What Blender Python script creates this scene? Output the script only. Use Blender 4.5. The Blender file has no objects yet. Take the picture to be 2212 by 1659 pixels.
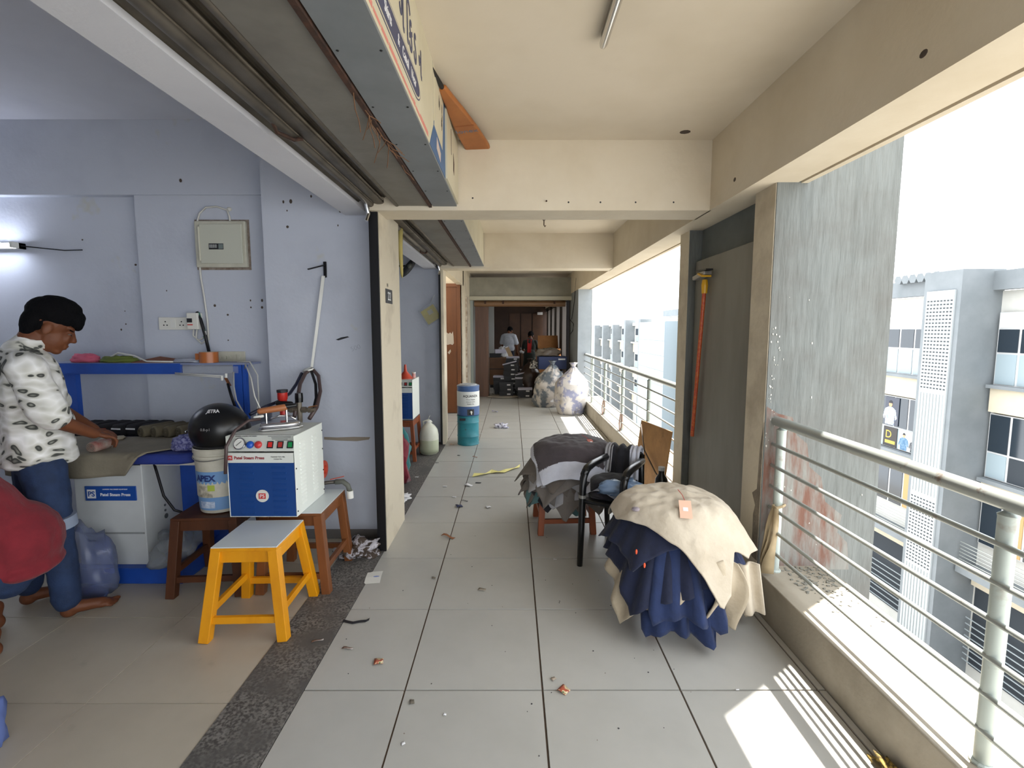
import bpy, bmesh, math, random
from mathutils import Vector, Matrix, noise
random.seed(7)
R = math.radians
scene = bpy.context.scene
C = scene.collection
# ---------------------------------------------------------------- camera, sky, sun, exposure
EYE, FOC, PITCH, CX, CY = 1.567, 1030.0, R(5.6), 1106.0, 811.0
cam_d = bpy.data.cameras.new('camera'); cam = bpy.data.objects.new('camera', cam_d); C.objects.link(cam)
cam.location = (0, 0, EYE); cam.rotation_euler = (R(90) - PITCH, 0, 0)
cam_d.sensor_fit = 'HORIZONTAL'; cam_d.sensor_width = 36; cam_d.lens = 36 * FOC / 2212
cam_d.shift_y = -(829.5 - CY) / 2212; cam_d.clip_start = .05; cam_d.clip_end = 400
scene.camera = cam
w = bpy.data.worlds.new('sky'); scene.world = w; w.use_nodes = True
bg = w.node_tree.nodes['Background']; bg.inputs[0].default_value = (.92, .96, 1, 1); bg.inputs[1].default_value = 1.9
sun_d = bpy.data.lights.new('sun', 'SUN'); sun = bpy.data.objects.new('sun', sun_d); C.objects.link(sun)
sun_d.energy = 11.0; sun_d.angle = R(.7); sun_d.color = (1, .95, .88)
sun.rotation_euler = Vector((.295, .205, 1)).to_track_quat('Z', 'Y').to_euler(); sun.location = (6, 4, 14)
vs = scene.view_settings; vs.view_transform = 'Standard'; vs.look = 'None'; vs.exposure = 1.27; vs.gamma = 1; vs.use_curve_mapping = False
scene.cycles.max_bounces = 10; scene.cycles.diffuse_bounces = 6; scene.cycles.sample_clamp_indirect = 8
scene.cycles.caustics_reflective = False; scene.cycles.caustics_refractive = False

# ---------------------------------------------------------------- helpers
_s, _c = math.sin(PITCH), math.cos(PITCH)
def ray(u, v):
    a = (u - CX) / FOC; b = -(v - CY) / FOC
    return a, _c + b * _s, -_s + b * _c
def onZ(u, v, z=0.0):                       # point of a level surface at height z
    r = ray(u, v); t = (z - EYE) / r[2]; return Vector((r[0] * t, r[1] * t, z))
def onY(u, v, y):                           # point of a cross wall at distance y
    r = ray(u, v); t = y / r[1]; return Vector((r[0] * t, y, EYE + r[2] * t))
def onX(u, v, x):                           # point of a corridor side wall at offset x
    r = ray(u, v); t = x / r[0]; return Vector((x, r[1] * t, EYE + r[2] * t))
def lin(hexs):
    h = hexs.lstrip('#'); o = []
    for i in (0, 2, 4):
        s = int(h[i:i + 2], 16) / 255; o.append(s / 12.92 if s <= .04045 else ((s + .055) / 1.055) ** 2.4)
    return (*o, 1)
MATS = {}
def M(name, col='#808080', rough=.6, metal=0., col2=None, scale=4., lo=.35, hi=.7, bump=0., bscale=60., stretch=None, detail=4., spec=.5, alpha=1., emit=None, es=0., trans=0., col3=None, scale3=1.2, lo3=.55, hi3=.65, sheen=0.):
    if name in MATS: return MATS[name]
    m = bpy.data.materials.new(name); m.use_nodes = True; nt = m.node_tree; N, L = nt.nodes, nt.links
    b = N['Principled BSDF']
    b.inputs['Roughness'].default_value = rough; b.inputs['Metallic'].default_value = metal
    b.inputs['Specular IOR Level'].default_value = spec; b.inputs['Alpha'].default_value = alpha
    b.inputs['Base Color'].default_value = lin(col); b.inputs['Transmission Weight'].default_value = trans
    if sheen: b.inputs['Sheen Weight'].default_value = sheen
    if emit: b.inputs['Emission Color'].default_value = lin(emit); b.inputs['Emission Strength'].default_value = es
    co = None
    def coords(st):
        tc = N.new('ShaderNodeTexCoord'); mp = N.new('ShaderNodeMapping'); L.new(tc.outputs['Object'], mp.inputs[0])
        if st: mp.inputs['Scale'].default_value = st
        return mp.outputs[0]
    def layer(prev, c, sc, a, bb, st):
        n = N.new('ShaderNodeTexNoise'); n.inputs['Scale'].default_value = sc; n.inputs['Detail'].default_value = detail; n.inputs['Roughness'].default_value = .62
        L.new(coords(st), n.inputs['Vector'])
        mr = N.new('ShaderNodeMapRange'); mr.inputs[1].default_value = a; mr.inputs[2].default_value = bb; L.new(n.outputs[0], mr.inputs[0])
        mx = N.new('ShaderNodeMix'); mx.data_type = 'RGBA'; L.new(mr.outputs[0], mx.inputs['Factor'])
        if prev is None: mx.inputs['A'].default_value = lin(col)
        else: L.new(prev, mx.inputs['A'])
        mx.inputs['B'].default_value = lin(c); return mx.outputs['Result']
    if col2: co = layer(co, col2, scale, lo, hi, stretch)
    if col3: co = layer(co, col3, scale3, lo3, hi3, None)
    if co: L.new(co, b.inputs['Base Color'])
    if bump:
        n = N.new('ShaderNodeTexNoise'); n.inputs['Scale'].default_value = bscale; n.inputs['Detail'].default_value = 3; L.new(coords(stretch), n.inputs['Vector'])
        bp = N.new('ShaderNodeBump'); bp.inputs['Strength'].default_value = bump; bp.inputs['Distance'].default_value = .01
        L.new(n.outputs[0], bp.inputs['Height']); L.new(bp.outputs[0], b.inputs['Normal'])
    MATS[name] = m; return m
def root_of(o):
    while o.parent: o = o.parent
    return o
def tag(o, label, cat=None, group=None, kind=None):
    if label: o['label'] = label
    if cat: o['category'] = cat
    if group: o['group'] = group
    if kind: o['kind'] = kind
    return o
def thing(name, label, cat, loc=(0, 0, 0), rz=0., group=None):
    o = bpy.data.objects.new(name, None); C.objects.link(o); o.empty_display_size = .05
    o.location = loc; o.rotation_euler = (0, 0, rz)
    return tag(o, label, cat, group)
def copy_tree(o, parent=None):
    c = o.copy(); C.objects.link(c); c.parent = parent
    for ch in list(o.children): copy_tree(ch, c)
    return c
class MB:
    def __init__(s, xf=None): s.v = []; s.f = []; s.mi = []; s.cur = 0; s.xf = xf
    def add(s, vs, fs):
        n = len(s.v)
        s.v += [tuple(s.xf @ Vector(p)) if s.xf else tuple(p) for p in vs]
        s.f += [tuple(i + n for i in f) for f in fs]; s.mi += [s.cur] * len(fs); return s
    def box(s, x0, y0, z0, x1, y1, z1):
        x0, x1 = min(x0, x1), max(x0, x1); y0, y1 = min(y0, y1), max(y0, y1); z0, z1 = min(z0, z1), max(z0, z1)
        return s.add([(x0, y0, z0), (x1, y0, z0), (x1, y1, z0), (x0, y1, z0), (x0, y0, z1), (x1, y0, z1), (x1, y1, z1), (x0, y1, z1)],
                     [(0, 3, 2, 1), (4, 5, 6, 7), (0, 1, 5, 4), (1, 2, 6, 5), (2, 3, 7, 6), (3, 0, 4, 7)])
    def bar(s, p0, p1, w, h, up=(0, 0, 1), w1=None, h1=None):      # square bar between two points
        p0, p1 = Vector(p0), Vector(p1); d = (p1 - p0).normalized(); u = Vector(up)
        if abs(d.dot(u)) > .99: u = Vector((0, 1, 0))
        a = d.cross(u).normalized(); b = a.cross(d).normalized(); vs = []
        for p, ww, hh in ((p0, w, h), (p1, w1 or w, h1 or h)):
            vs += [p - a * ww / 2 - b * hh / 2, p + a * ww / 2 - b * hh / 2, p + a * ww / 2 + b * hh / 2, p - a * ww / 2 + b * hh / 2]
        return s.add(vs, [(0, 1, 2, 3), (7, 6, 5, 4), (0, 4, 5, 1), (1, 5, 6, 2), (2, 6, 7, 3), (3, 7, 4, 0)])
    def tube(s, pts, r, n=8, rs=None, cap=True):
        pts = [Vector(p) for p in pts]; vs = []; fs = []; k = len(pts); ref = None
        for i, p in enumerate(pts):
            d = ((pts[min(i + 1, k - 1)] - pts[max(i - 1, 0)])).normalized()
            if ref is None: ref = Vector((0, 0, 1)) if abs(d.z) < .9 else Vector((1, 0, 0))
            a = d.cross(ref)
            if a.length < 1e-5: a = d.cross(Vector((0, 1, 0)))
            a.normalize(); b = a.cross(d).normalized(); ref = b
            rr = rs[i] if rs else r
            for j in range(n):
                t = 2 * math.pi * j / n; vs.append(p + a * math.cos(t) * rr + b * math.sin(t) * rr)
        for i in range(k - 1):
            for j in range(n):
                j2 = (j + 1) % n; fs.append((i * n + j, i * n + j2, (i + 1) * n + j2, (i + 1) * n + j))
        if cap: fs += [tuple(reversed(range(n))), tuple(range((k - 1) * n, k * n))]
        return s.add(vs, fs)
    def lathe(s, prof, c=(0, 0, 0), n=24, axis='z'):
        vs = []; fs = []; k = len(prof)
        for r, z in prof:
            for j in range(n):
                t = 2 * math.pi * j / n; p = (r * math.cos(t), r * math.sin(t), z)
                if axis == 'x': p = (p[2], p[0], p[1])
                if axis == 'y': p = (p[1], p[2], p[0])
                vs.append((p[0] + c[0], p[1] + c[1], p[2] + c[2]))
        for i in range(k - 1):
            for j in range(n):
                j2 = (j + 1) % n; fs.append((i * n + j, i * n + j2, (i + 1) * n + j2, (i + 1) * n + j))
        fs += [tuple(reversed(range(n))), tuple(range((k - 1) * n, k * n))]
        return s.add(vs, fs)
    def ell(s, c, r, n=14, m=9, rot=None):
        vs = []; fs = []; c = Vector(c); r = (r, r, r) if not hasattr(r, '__len__') else r
        def P(x, y, z):
            p = Vector((x * r[0], y * r[1], z * r[2])); return c + (rot @ p if rot else p)
        vs.append(P(0, 0, -1))
        for i in range(1, m):
            ph = math.pi * i / m - math.pi / 2
            for j in range(n):
                t = 2 * math.pi * j / n; vs.append(P(math.cos(ph) * math.cos(t), math.cos(ph) * math.sin(t), math.sin(ph)))
        vs.append(P(0, 0, 1)); last = len(vs) - 1
        for j in range(n): fs.append((0, 1 + (j + 1) % n, 1 + j))
        for i in range(m - 2):
            for j in range(n):
                a = 1 + i * n; j2 = (j + 1) % n; fs.append((a + j, a + j2, a + n + j2, a + n + j))
        a = 1 + (m - 2) * n
        for j in range(n): fs.append((a + j, a + (j + 1) % n, last))
        return s.add(vs, fs)
    def cap(s, p0, p1, r0, r1=None, n=12):           # tapered capsule
        r1 = r0 if r1 is None else r1; p0, p1 = Vector(p0), Vector(p1); d = (p1 - p0)
        L = d.length; d = d / L if L > 1e-6 else Vector((0, 0, 1)); pts = []; rs = []
        for t in (-1, -.8, -.45): pts.append(p0 + d * r0 * t); rs.append(max(1e-4, r0 * math.sqrt(max(0, 1 - t * t)) + (1e-3 if t == -1 else 0)))
        pts.append(p0); rs.append(r0); pts.append(p1); rs.append(r1)
        for t in (.45, .8, 1): pts.append(p1 + d * r1 * t); rs.append(max(1e-4, r1 * math.sqrt(max(0, 1 - t * t)) + (1e-3 if t == 1 else 0)))
        return s.tube(pts, r0, n, rs)
    def prism(s, poly, z0, z1, fr=None):             # polygon (x, y) extruded from z0 to z1, optional frame matrix
        n = len(poly); vs = [(x, y, z0) for x, y in poly] + [(x, y, z1) for x, y in poly]
        if fr: vs = [fr @ Vector(p) for p in vs]
        return s.add(vs, [tuple(reversed(range(n))), tuple(range(n, 2 * n))] + [(i, (i + 1) % n, n + (i + 1) % n, n + i) for i in range(n)])
    def mesh(s, name, mats):
        me = bpy.data.meshes.new(name); me.from_pydata(s.v, [], s.f)
        for m in (mats if isinstance(mats, (list, tuple)) else [mats]): me.materials.append(m)
        if any(s.mi): me.polygons.foreach_set('material_index', s.mi)
        bm = bmesh.new(); bm.from_mesh(me); bmesh.ops.recalc_face_normals(bm, faces=bm.faces); bm.to_mesh(me); bm.free()
        return me
    def build(s, name, mats, parent=None, smooth=False, bevel=0, world=False, loc=None, label=None, seg=2, solid=0, sub=0):
        off = None
        if world and parent is not None: off = root_of(parent).location
        if loc is not None and parent is None: off = Vector(loc)
        if off is not None: s.v = [(p[0] - off[0], p[1] - off[1], p[2] - off[2]) for p in s.v]
        me = s.mesh(name, mats); o = bpy.data.objects.new(name, me); C.objects.link(o)
        if loc is not None and parent is None: o.location = loc
        if parent is not None: o.parent = parent
        if smooth:
            for p in me.polygons: p.use_smooth = True
            if smooth == 'auto' or bevel: me.set_sharp_from_angle(angle=R(38))
        if solid:
            md = o.modifiers.new('thick', 'SOLIDIFY'); md.thickness = solid; md.offset = 0
        if sub:
            md = o.modifiers.new('sub', 'SUBSURF'); md.levels = sub; md.render_levels = sub
        if bevel:
            md = o.modifiers.new('bevel', 'BEVEL'); md.width = bevel; md.segments = seg; md.limit_method = 'ANGLE'; md.angle_limit = R(40)
        if label: o['label'] = label
        return o
def struct(name, mb, mat, parent=None, label=None, **k):
    o = mb.build(name, mat, parent, **k); o['kind'] = 'structure'
    if label: o['label'] = label
    return o
def single(name, mb, mat, label, cat, loc, group=None, **k):
    o = mb.build(name, mat, None, loc=loc, **k); return tag(o, label, cat, group)
def text(s, size, o0, ex, ey, mat, parent, name='lettering', world=True, ext=.0006, align='CENTER', warp=None, sx=1., bold=0.):
    cu = bpy.data.curves.new(name, 'FONT'); cu.body = s; cu.size = size; cu.align_x = align; cu.align_y = 'CENTER'; cu.extrude = ext; cu.resolution_u = 3; cu.offset = bold
    ob = bpy.data.objects.new(name, cu); C.objects.link(ob)
    bpy.context.view_layer.update()
    me = bpy.data.meshes.new_from_object(ob.evaluated_get(bpy.context.evaluated_depsgraph_get()))
    bpy.data.objects.remove(ob); bpy.data.curves.remove(cu)
    ex, ey, o0 = Vector(ex).normalized(), Vector(ey).normalized(), Vector(o0); ez = ex.cross(ey)
    off = root_of(parent).location if (world and parent) else Vector((0, 0, 0))
    for v in me.vertices:
        p = v.co
        q = warp(p.x * sx, p.y, p.z) if warp else o0 + ex * p.x * sx + ey * p.y + ez * p.z
        v.co = Vector(q) - off
    me.materials.clear(); me.materials.append(mat)
    o = bpy.data.objects.new(name, me); C.objects.link(o); o.parent = parent; return o
def organic(name, mb, mat, parent, voxel=.01, smooth=6, bumpy=0., bs=9., local_noise_seed=0, ratio=None):
    """one continuous skin around overlapping volumes"""
    me = mb.mesh(name, mat); tmp = bpy.data.objects.new(name, me); C.objects.link(tmp)
    md = tmp.modifiers.new('r', 'REMESH'); md.mode = 'VOXEL'; md.voxel_size = voxel
    ms = tmp.modifiers.new('s', 'SMOOTH'); ms.iterations = smooth; ms.factor = .5
    bpy.context.view_layer.update()
    out = bpy.data.meshes.new_from_object(tmp.evaluated_get(bpy.context.evaluated_depsgraph_get()))
    bpy.data.objects.remove(tmp)
    out.materials.clear()
    for m in (mat if isinstance(mat, (list, tuple)) else [mat]): out.materials.append(m)
    if bumpy:
        nr = [v.normal.copy() for v in out.vertices]
        for v, n in zip(out.vertices, nr):
            q = v.co * bs + Vector((local_noise_seed, 0, 0)); v.co += n * bumpy * (noise.noise(q) + .5 * noise.noise(q * 2.3))
    for p in out.polygons: p.use_smooth = True
    o = bpy.data.objects.new(name, out); C.objects.link(o); o.parent = parent; return o
def spiral(k): return 2 * math.pi * k

# ---------------------------------------------------------------- materials
cream = M('cream_paint', '#d2c8b5', .75, col2='#c4b8a2', scale=1.6, lo=.4, hi=.75, bump=.12, bscale=40)
creamdirty = M('cream_dirty', '#cfc5b0', .8, col2='#a39783', scale=2.5, lo=.5, hi=.8, bump=.2, bscale=40)
ceilm = M('ceiling_paint', '#d3c9b8', .8, col2='#c6bba7', scale=1.1, lo=.4, hi=.75, bump=.08, bscale=30)
lav = M('lavender_wall', '#bbc0cc', .75, col2='#abb0bd', scale=1.3, lo=.45, hi=.75, bump=.15, bscale=35, col3='#b9b7a8', scale3=2.1, lo3=.66, hi3=.74)
lavdk = M('lavender_ceiling', '#c6c8d0', .8, col2='#b9bbc5', scale=.9, bump=.08, bscale=30)
lavlt = M('lavender_soffit', '#cfd1d9', .75, col2='#c4c6cf', scale=1.5, bump=.1)
tilem = M('grey_tile', '#b2b1ac', .32, col2='#a8a7a2', scale=2.2, lo=.4, hi=.75, col3='#9d9c96', scale3=.8, lo3=.52, hi3=.75, spec=.4)
grout = M('grout', '#57483c', .9)
shoptile = M('shop_tile', '#b8b0a0', .38, col2='#a9a192', scale=1.6, col3='#8a8479', scale3=3, lo3=.6, hi3=.8, spec=.4)
granite = M('granite', '#7c7975', .6, col2='#413f3d', scale=75, lo=.42, hi=.58, col3='#565452', scale3=3.2, lo3=.45, hi3=.6, detail=6)
concrete = M('fin_concrete', '#6d716f', .85, col2='#5f6361', scale=15, lo=.45, hi=.72, stretch=(1, 1, .14), bump=.75, bscale=38, detail=6, col3='#5d5c58', scale3=1.6, lo3=.45, hi3=.7)
kerbm = M('kerb_plaster', '#978f80', .8, col2='#7d7566', scale=3, lo=.45, hi=.75, bump=.15)
steel = M('steel_soffit', '#85827b', .55, .35, col2='#706c66', scale=3, bump=.05)
steelblue = M('blue_grey_sheet', '#80858a', .5, .2, col2='#74797d', scale=4)
shut = M('shutter_steel', '#6e675d', .5, .5, col2='#4a443c', scale=5, lo=.4, hi=.75)
black = M('black_plastic', '#0d0e10', .3, spec=.5)
blacksteel = M('black_steel', '#17171a', .45, .4)
chrome = M('chrome', '#d8d8d8', .18, 1.)
railm = M('railing_paint', '#a3a8a4', .38, .45, col2='#7b6a5e', scale=14, lo=.62, hi=.72)
railpost = M('railing_post', '#a9b2ad', .5, .2, col2='#8f8478', scale=10, lo=.6, hi=.75)
white = M('white_paint', '#dcdcd6', .5)
whiteplastic = M('white_plastic', '#d9d8d0', .4)
offwhite = M('beige_plastic', '#c7c5b6', .45, col2='#b0ad9c', scale=6)
blue = M('blue_paint', '#1f4fae', .45, col2='#1a449a', scale=4)
boilblue = M('boiler_blue', '#123f80', .4)
boilwhite = M('boiler_white', '#dfe3dc', .45)
woodbrown = M('stool_brown', '#7d4a24', .5, col2='#65391a', scale=8, stretch=(1, 1, .2), bump=.1)
wooddark = M('stool_dark', '#573018', .5, col2='#43230f', scale=8, stretch=(1, 1, .2))
yellow = M('stool_yellow', '#dd960f', .4, col2='#c88006', scale=7, lo=.5, hi=.8, stretch=(1, 1, .3))
orangewood = M('stool_orange', '#8c4823', .5, col2='#78391a', scale=8, stretch=(1, 1, .2))
rust = M('rust', '#4a2f22', .9, col2='#241a15', scale=30)
redp = M('red_paint', '#b3261f', .4)
skin = M('skin', '#6f4229', .55, col2='#613721', scale=8, spec=.35)
hair = M('hair_black', '#08080b', .85, bump=.5, bscale=160, stretch=(1, 1, .2), spec=.12)
denim = M('denim_blue', '#1a2a47', .85, col2='#22375c', scale=7, bump=.2, bscale=120)
ink = M('ink_black', '#1c1c22', .6)
inkblue = M('ink_blue', '#2f3a5c', .6)
inkwhite = M('ink_white', '#e8e8ea', .6)
inkred = M('ink_red', '#c23b36', .6)
paper = M('paper_white', '#d8d8da', .7)
# ---------------------------------------------------------------- room shell
ZC, ZB, XL, XB0, XB1 = 2.775, 2.335, -.905, 1.29, 1.56
GY = [-4.0, 10.9]
# corridor floor with its tiles
fl = struct('floor', MB().box(-1.75, -4, -.25, 1.9, 20, -.006), grout, label='corridor floor of large grey tiles with dark joints')
def tile_mesh(name, w_, d_, mat, z0=-.006, z1=0., g=.0035):
    mb = MB(); mb.add([(g, g, z0), (w_ - g, g, z0), (w_ - g, d_ - g, z0), (g, d_ - g, z0), (g + .001, g + .001, z1), (w_ - g - .001, g + .001, z1), (w_ - g - .001, d_ - g - .001, z1), (g + .001, d_ - g - .001, z1)],
           [(4, 5, 6, 7), (0, 1, 5, 4), (1, 2, 6, 5), (2, 3, 7, 6), (3, 0, 4, 7)])
    return mb.mesh(name, mat)
cols = [(-.908, .441), (-.467, .6), (.133, .601), (.734, .599), (1.333, .037)]
metile = {w_: tile_mesh('tile', w_, .6, tilem) for _, w_ in cols}
for k in range(-6, 29):
    y = 1.934 + .6 * k
    for x, w_ in cols:
        o = bpy.data.objects.new('tile', metile[w_]); C.objects.link(o); o.parent = fl; o.location = (x, y, random.uniform(-.0006, .0006))
    if 6.6 <= y + .01 < 8.7:                       # recess before the brown door
        o = bpy.data.objects.new('tile', metile[.6]); C.objects.link(o); o.parent = fl; o.location = (-1.508, y, 0)
sf = struct('floor_shop', MB().box(-5.2, -2.2, -.25, -1.19, 3.7, -.004), M('shop_grout', '#857d70', .8), label='beige tiled floor inside the ironing shop')
stm = tile_mesh('tile', .6, .6, shoptile, g=.0012, z0=-.004)
for i in range(7):
    for k in range(10):
        if 3.7 - (k + 1) * .6 < -2.3: continue
        o = bpy.data.objects.new('tile', stm); C.objects.link(o); o.parent = sf; o.location = (-1.79 - .6 * i if i < 6 else -1.79 - 3.6, 3.66 - (k + 1) * .6 - .04 + .04, 0)
struct('floor_strip', MB().box(-1.19, -4, -.2, -.908, 3.9, .003), granite, label='dark speckled granite threshold strip')
struct('floor_strip', MB().box(-3.4, 3.7, -.2, -.908, 6.6, .002), granite, label='dark granite floor inside the second shop')
# corridor ceiling and beams
struct('ceiling', MB().box(-1.05, -4, ZC, XB1, 20, ZC + .5), ceilm, label='cream painted corridor ceiling')
struct('beam_right', MB().box(XB0, -4, ZB, XB1 - .05, 20, ZC + .3).box(XB1 - .035, -4, ZB - .004, XB1, 20, ZC + .3).box(XB1 - .06, -4, ZB + .012, XB1 - .03, 20, ZC), cream, label='long cream edge beam along the open side')
for i, (y0, y1, zb) in enumerate(((3.2, 3.47, ZB), (6.2, 6.47, ZB), (-1.2, -.9, ZB))):
    struct('beam_cross', MB().box(-.93, y0, zb, XB0 + .01, y1, ZC + .02), cream, label=['cream cross beam nearest the camera', 'second cream cross beam down the corridor', 'cross beam behind the camera'][i])
# nail holes along the first cross beam
hb = thing('nail', 'rusty nail stub in the near cross beam', 'nail', onY(1180, 435, 3.2))
MB().tube([(0, 0, 0), (0, -.018, -.002)], .003, 6).build('shank', rust, hb); MB().lathe([(.006, -.001), (.006, .001)], (0, -.018, -.002), 8, 'y').build('nail_head', rust, hb)
for u, v in ((1228, 437), (1297, 437), (1373, 437), (1455, 437), (1021, 428)):
    p = onY(u, v, 3.2); MB().lathe([(.006, -.001), (.005, .0005)], p, 8, 'y').build('nail_hole', ink, bpy.data.objects['beam_cross'], world=True)
for (u, v, x) in ((1995, 116, XB0), (1587, 388, XB0)):
    p = onX(u, v, x); MB().ell(p, (.002, .016, .012), 8, 5).build('plaster_chip', M('chip_dark', '#4a3f38', .9), bpy.data.objects['beam_right'], world=True)
hk = onZ(1480, 285, ZC); MB().ell(hk, (.035, .03, .004), 9, 5).build('plaster_hole', M('chip_dark'), bpy.data.objects['ceiling'], world=True)
# left wall pieces between the shops
P = struct('wall_left', MB().box(-.94, 3.25, 0, -.885, 3.8, 3.0), creamdirty, label='cream end of the partition between the two shops')
struct('wall_left_trim', MB().box(-.938, 3.235, 0, -.889, 3.25, 2.36).box(-.95, 3.24, 0, -.938, 3.3, 2.36), blacksteel, P)
struct('wall_left_trim', MB().box(-.96, 3.80, 0, -.915, 3.86, 2.36), M('brown_steel', '#7a6a58', .5, .3), P)
pw = struct('wall_shop', MB().box(-5.2, 3.62, 0, -2.74, 3.75, 3.05).box(-2.745, 3.57, 0, -1.75, 3.75, 3.05).box(-1.76, 3.45, 0, -.935, 3.75, 3.05).box(-5.2, 3.555, 2.53, -1.75, 3.7, 3.05), lav, label='lavender painted partition wall of the ironing shop')
struct('wall_shop_back', MB().box(-5.3, -2.3, 0, -5.2, 3.75, 3.05), lav, label='lavender far wall of the ironing shop')
struct('wall_shop_near', MB().box(-5.3, -2.3, 0, -.95, -2.2, 3.05), lav, label='lavender wall behind the camera')
struct('ceiling_shop', MB().box(-5.3, -2.3, 3.05, -1.15, 3.75, 3.3), lavdk, label='grey lavender ceiling of the ironing shop')
struct('beam_shop', MB().box(-1.17, -2.3, 2.36, -1.0, 3.45, 3.2), lavlt, label='pale lavender lintel over the shop front')
# second shop
struct('wall_shop_second', MB().box(-3.5, 6.5, 0, -.96, 6.64, 3.05), lav, label='lavender wall of the second shop')
struct('wall_second_back', MB().box(-3.5, 3.75, 0, -3.4, 6.6, 3.05).box(-3.5, 3.75, 2.75, -1.15, 6.6, 3.05), lav, label='far wall and ceiling of the second shop')
struct('beam_shop_second', MB().box(-1.17, 3.75, 2.36, -1.0, 6.5, 3.2), lavlt, label='pale lintel over the second shop front')
struct('wall_left_second', MB().box(-.965, 6.36, 0, XL, 6.62, 3.0), creamdirty, label='narrow cream wall end past the second shop')
struct('trim_guide', MB().box(-.965, 6.345, 0, -.94, 6.365, 2.36), blacksteel, bpy.data.objects['wall_left_second'])
rw = struct('wall_recess', MB().box(-1.6, 6.6, 0, -1.5, 8.9, 3).box(-1.6, 8.85, 0, -.9, 9, 3), creamdirty, label='plastered recess around the brown door')
struct('wall_left_far', MB().box(-1.05, 8.85, 0, -.93, 10.9, 2.9).box(-1.0, 6.6, 2.36, -.9, 9, 3), creamdirty, label='stained cream wall beside the shutter gate')
struct('trim_pipe', MB().box(-.94, 9.6, 0, -.9, 9.85, 2.2), M('peeled_plaster', '#8d7b68', .9, col2='#c9bfae', scale=12), bpy.data.objects['wall_left_far'])
# brown door facing down the corridor
dr = thing('door_1', None, None, (-1.24, 8.75, 0)); dr['kind'] = 'structure'; dr['label'] = 'orange brown plywood door with torn paper patch'
brd = M('door_brown', '#6b3c16', .5, col2='#573010', scale=4, stretch=(1, 1, .3))
MB().box(-.26, 0, .01, .24, .04, 2.32).build('door_leaf', brd, dr, bevel=.003)
MB().box(.24, -.02, 0, .30, .05, 2.36).box(-.26, -.02, 2.32, .24, .05, 2.38).build('door_frame', brd, dr)
tp = [(-.06, 1.47), (-.02, 1.50), (.02, 1.475), (.05, 1.50), (.075, 1.47), (.10, 1.52), (.11, 1.42), (.115, 1.30), (.09, 1.27), (.05, 1.285), (0, 1.27), (-.05, 1.30), (-.08, 1.36)]
fr = Matrix(((1, 0, 0, .06), (0, 0, -1, 0), (0, 1, 0, 0), (0, 0, 0, 1)))
MB().prism(tp, .001, .003, fr).prism([(.0, 1.13), (.05, 1.19), (.06, 1.15), (.03, 1.10)], .001, .003, fr).build('torn_paper', M('torn_paper', '#b0a596', .8), dr)
# ------ open side: kerb, fins, panel, far pillar
kb = struct('kerb_near', MB().box(1.37, -4, -.25, 1.78, 2.62, .222), kerbm, bevel=.006, label='plastered kerb under the near railing')
struct('kerb_far', MB().box(1.37, 4.02, -.25, 1.78, 9.5, .222), kerbm, bevel=.006, label='plastered kerb under the far railing')
struct('slab_edge', MB().box(-1, -4, -.5, 1.8, 22, -.25), kerbm, label='edge of the floor slab')
def fin(y0, y1, label):
    o = struct('fin', MB().box(1.40, y0, -9.6, 2.05, y1, 7), concrete, label=label)
    struct('plaster_skin', MB().box(1.396, y0 + .006, 0, 1.402, y1 - .002, ZB + .1), creamdirty, o)
    return o
f1 = fin(2.6, 2.82, 'grey concrete fin with rust stain beside the near railing')
f2 = fin(3.84, 4.04, 'second grey concrete fin beyond the recessed panel')
# rust stain, a patch of its own shape on the near fin, plus flaked chips
ru = M('rust_stain', '#6b4c40', .9, col2='#7d7d78', scale=10, lo=.40, hi=.58, stretch=(1, 1, .22), bump=.4, bscale=40, detail=6)
rp = [(1.405, .2), (1.92, .2), (1.90, .36), (1.84, .42), (1.86, .52), (1.76, .60), (1.73, .74), (1.66, .80), (1.64, .93), (1.58, .98), (1.55, 1.08), (1.47, 1.10), (1.405, 1.14)]
fr = Matrix(((1, 0, 0, 0), (0, 0, -1, 2.6), (0, 1, 0, 0), (0, 0, 0, 1)))
MB().prism(rp, 0, .0015, fr).build('rust_stain', ru, f1)
chips = MB()
for k in range(46):
    x = 1.41 + abs(random.gauss(0, .22)); z = random.uniform(.25, 1.75)
    if x > 2.02: continue
    if random.random() < .5: x = 1.405 + random.random() * .05; z = random.uniform(.95, 1.6)
    r = random.uniform(.0015, .0045); n = 5; q = [(x + r * random.uniform(.5, 1.1) * math.cos(6.28 * i / n), z + r * random.uniform(.8, 2.2) * math.sin(6.28 * i / n)) for i in range(n)]
    chips.prism(q, .001, .003, fr)
o = chips.build('flaked_paint', M('flake_white', '#cfcdc4', .8), f1); o['kind'] = 'stuff'
pk = [(2.62, 0.05), (2.79, .05), (2.80, .55), (2.70, .66), (2.665, .80), (2.63, .86), (2.62, 1.02)]
frx = Matrix(((0, 0, -1, 1.396), (1, 0, 0, 0), (0, 1, 0, 0), (0, 0, 0, 1)))
MB().prism([(2.603, .25), (2.66, .25), (2.668, .5), (2.65, .56), (2.69, .62), (2.64, .66), (2.63, .9), (2.603, 1.05)], -.001, .0015, frx).build('bare_mortar', M('bare_mortar', '#8a8072', .95, col2='#6d6458', scale=12, bump=.5), f1)
pn = struct('wall_panel', MB().box(1.50, 2.8, 0, 1.62, 3.86, ZB + .1), M('panel_back', '#6f7473', .8, col2='#5e6464', scale=3), label='grey recess wall between the fins')
sp = single('cover_board', MB().box(1.448, 2.84, .16, 1.472, 3.82, 2.09), M('cover_grey', '#84827a', .55, col2='#6f6d66', scale=3, stretch=(1, 1, .25)), 'tall grey cover board in the recess between two fins', 'board', (1.46, 3.33, .16), bevel=.004)
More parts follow.
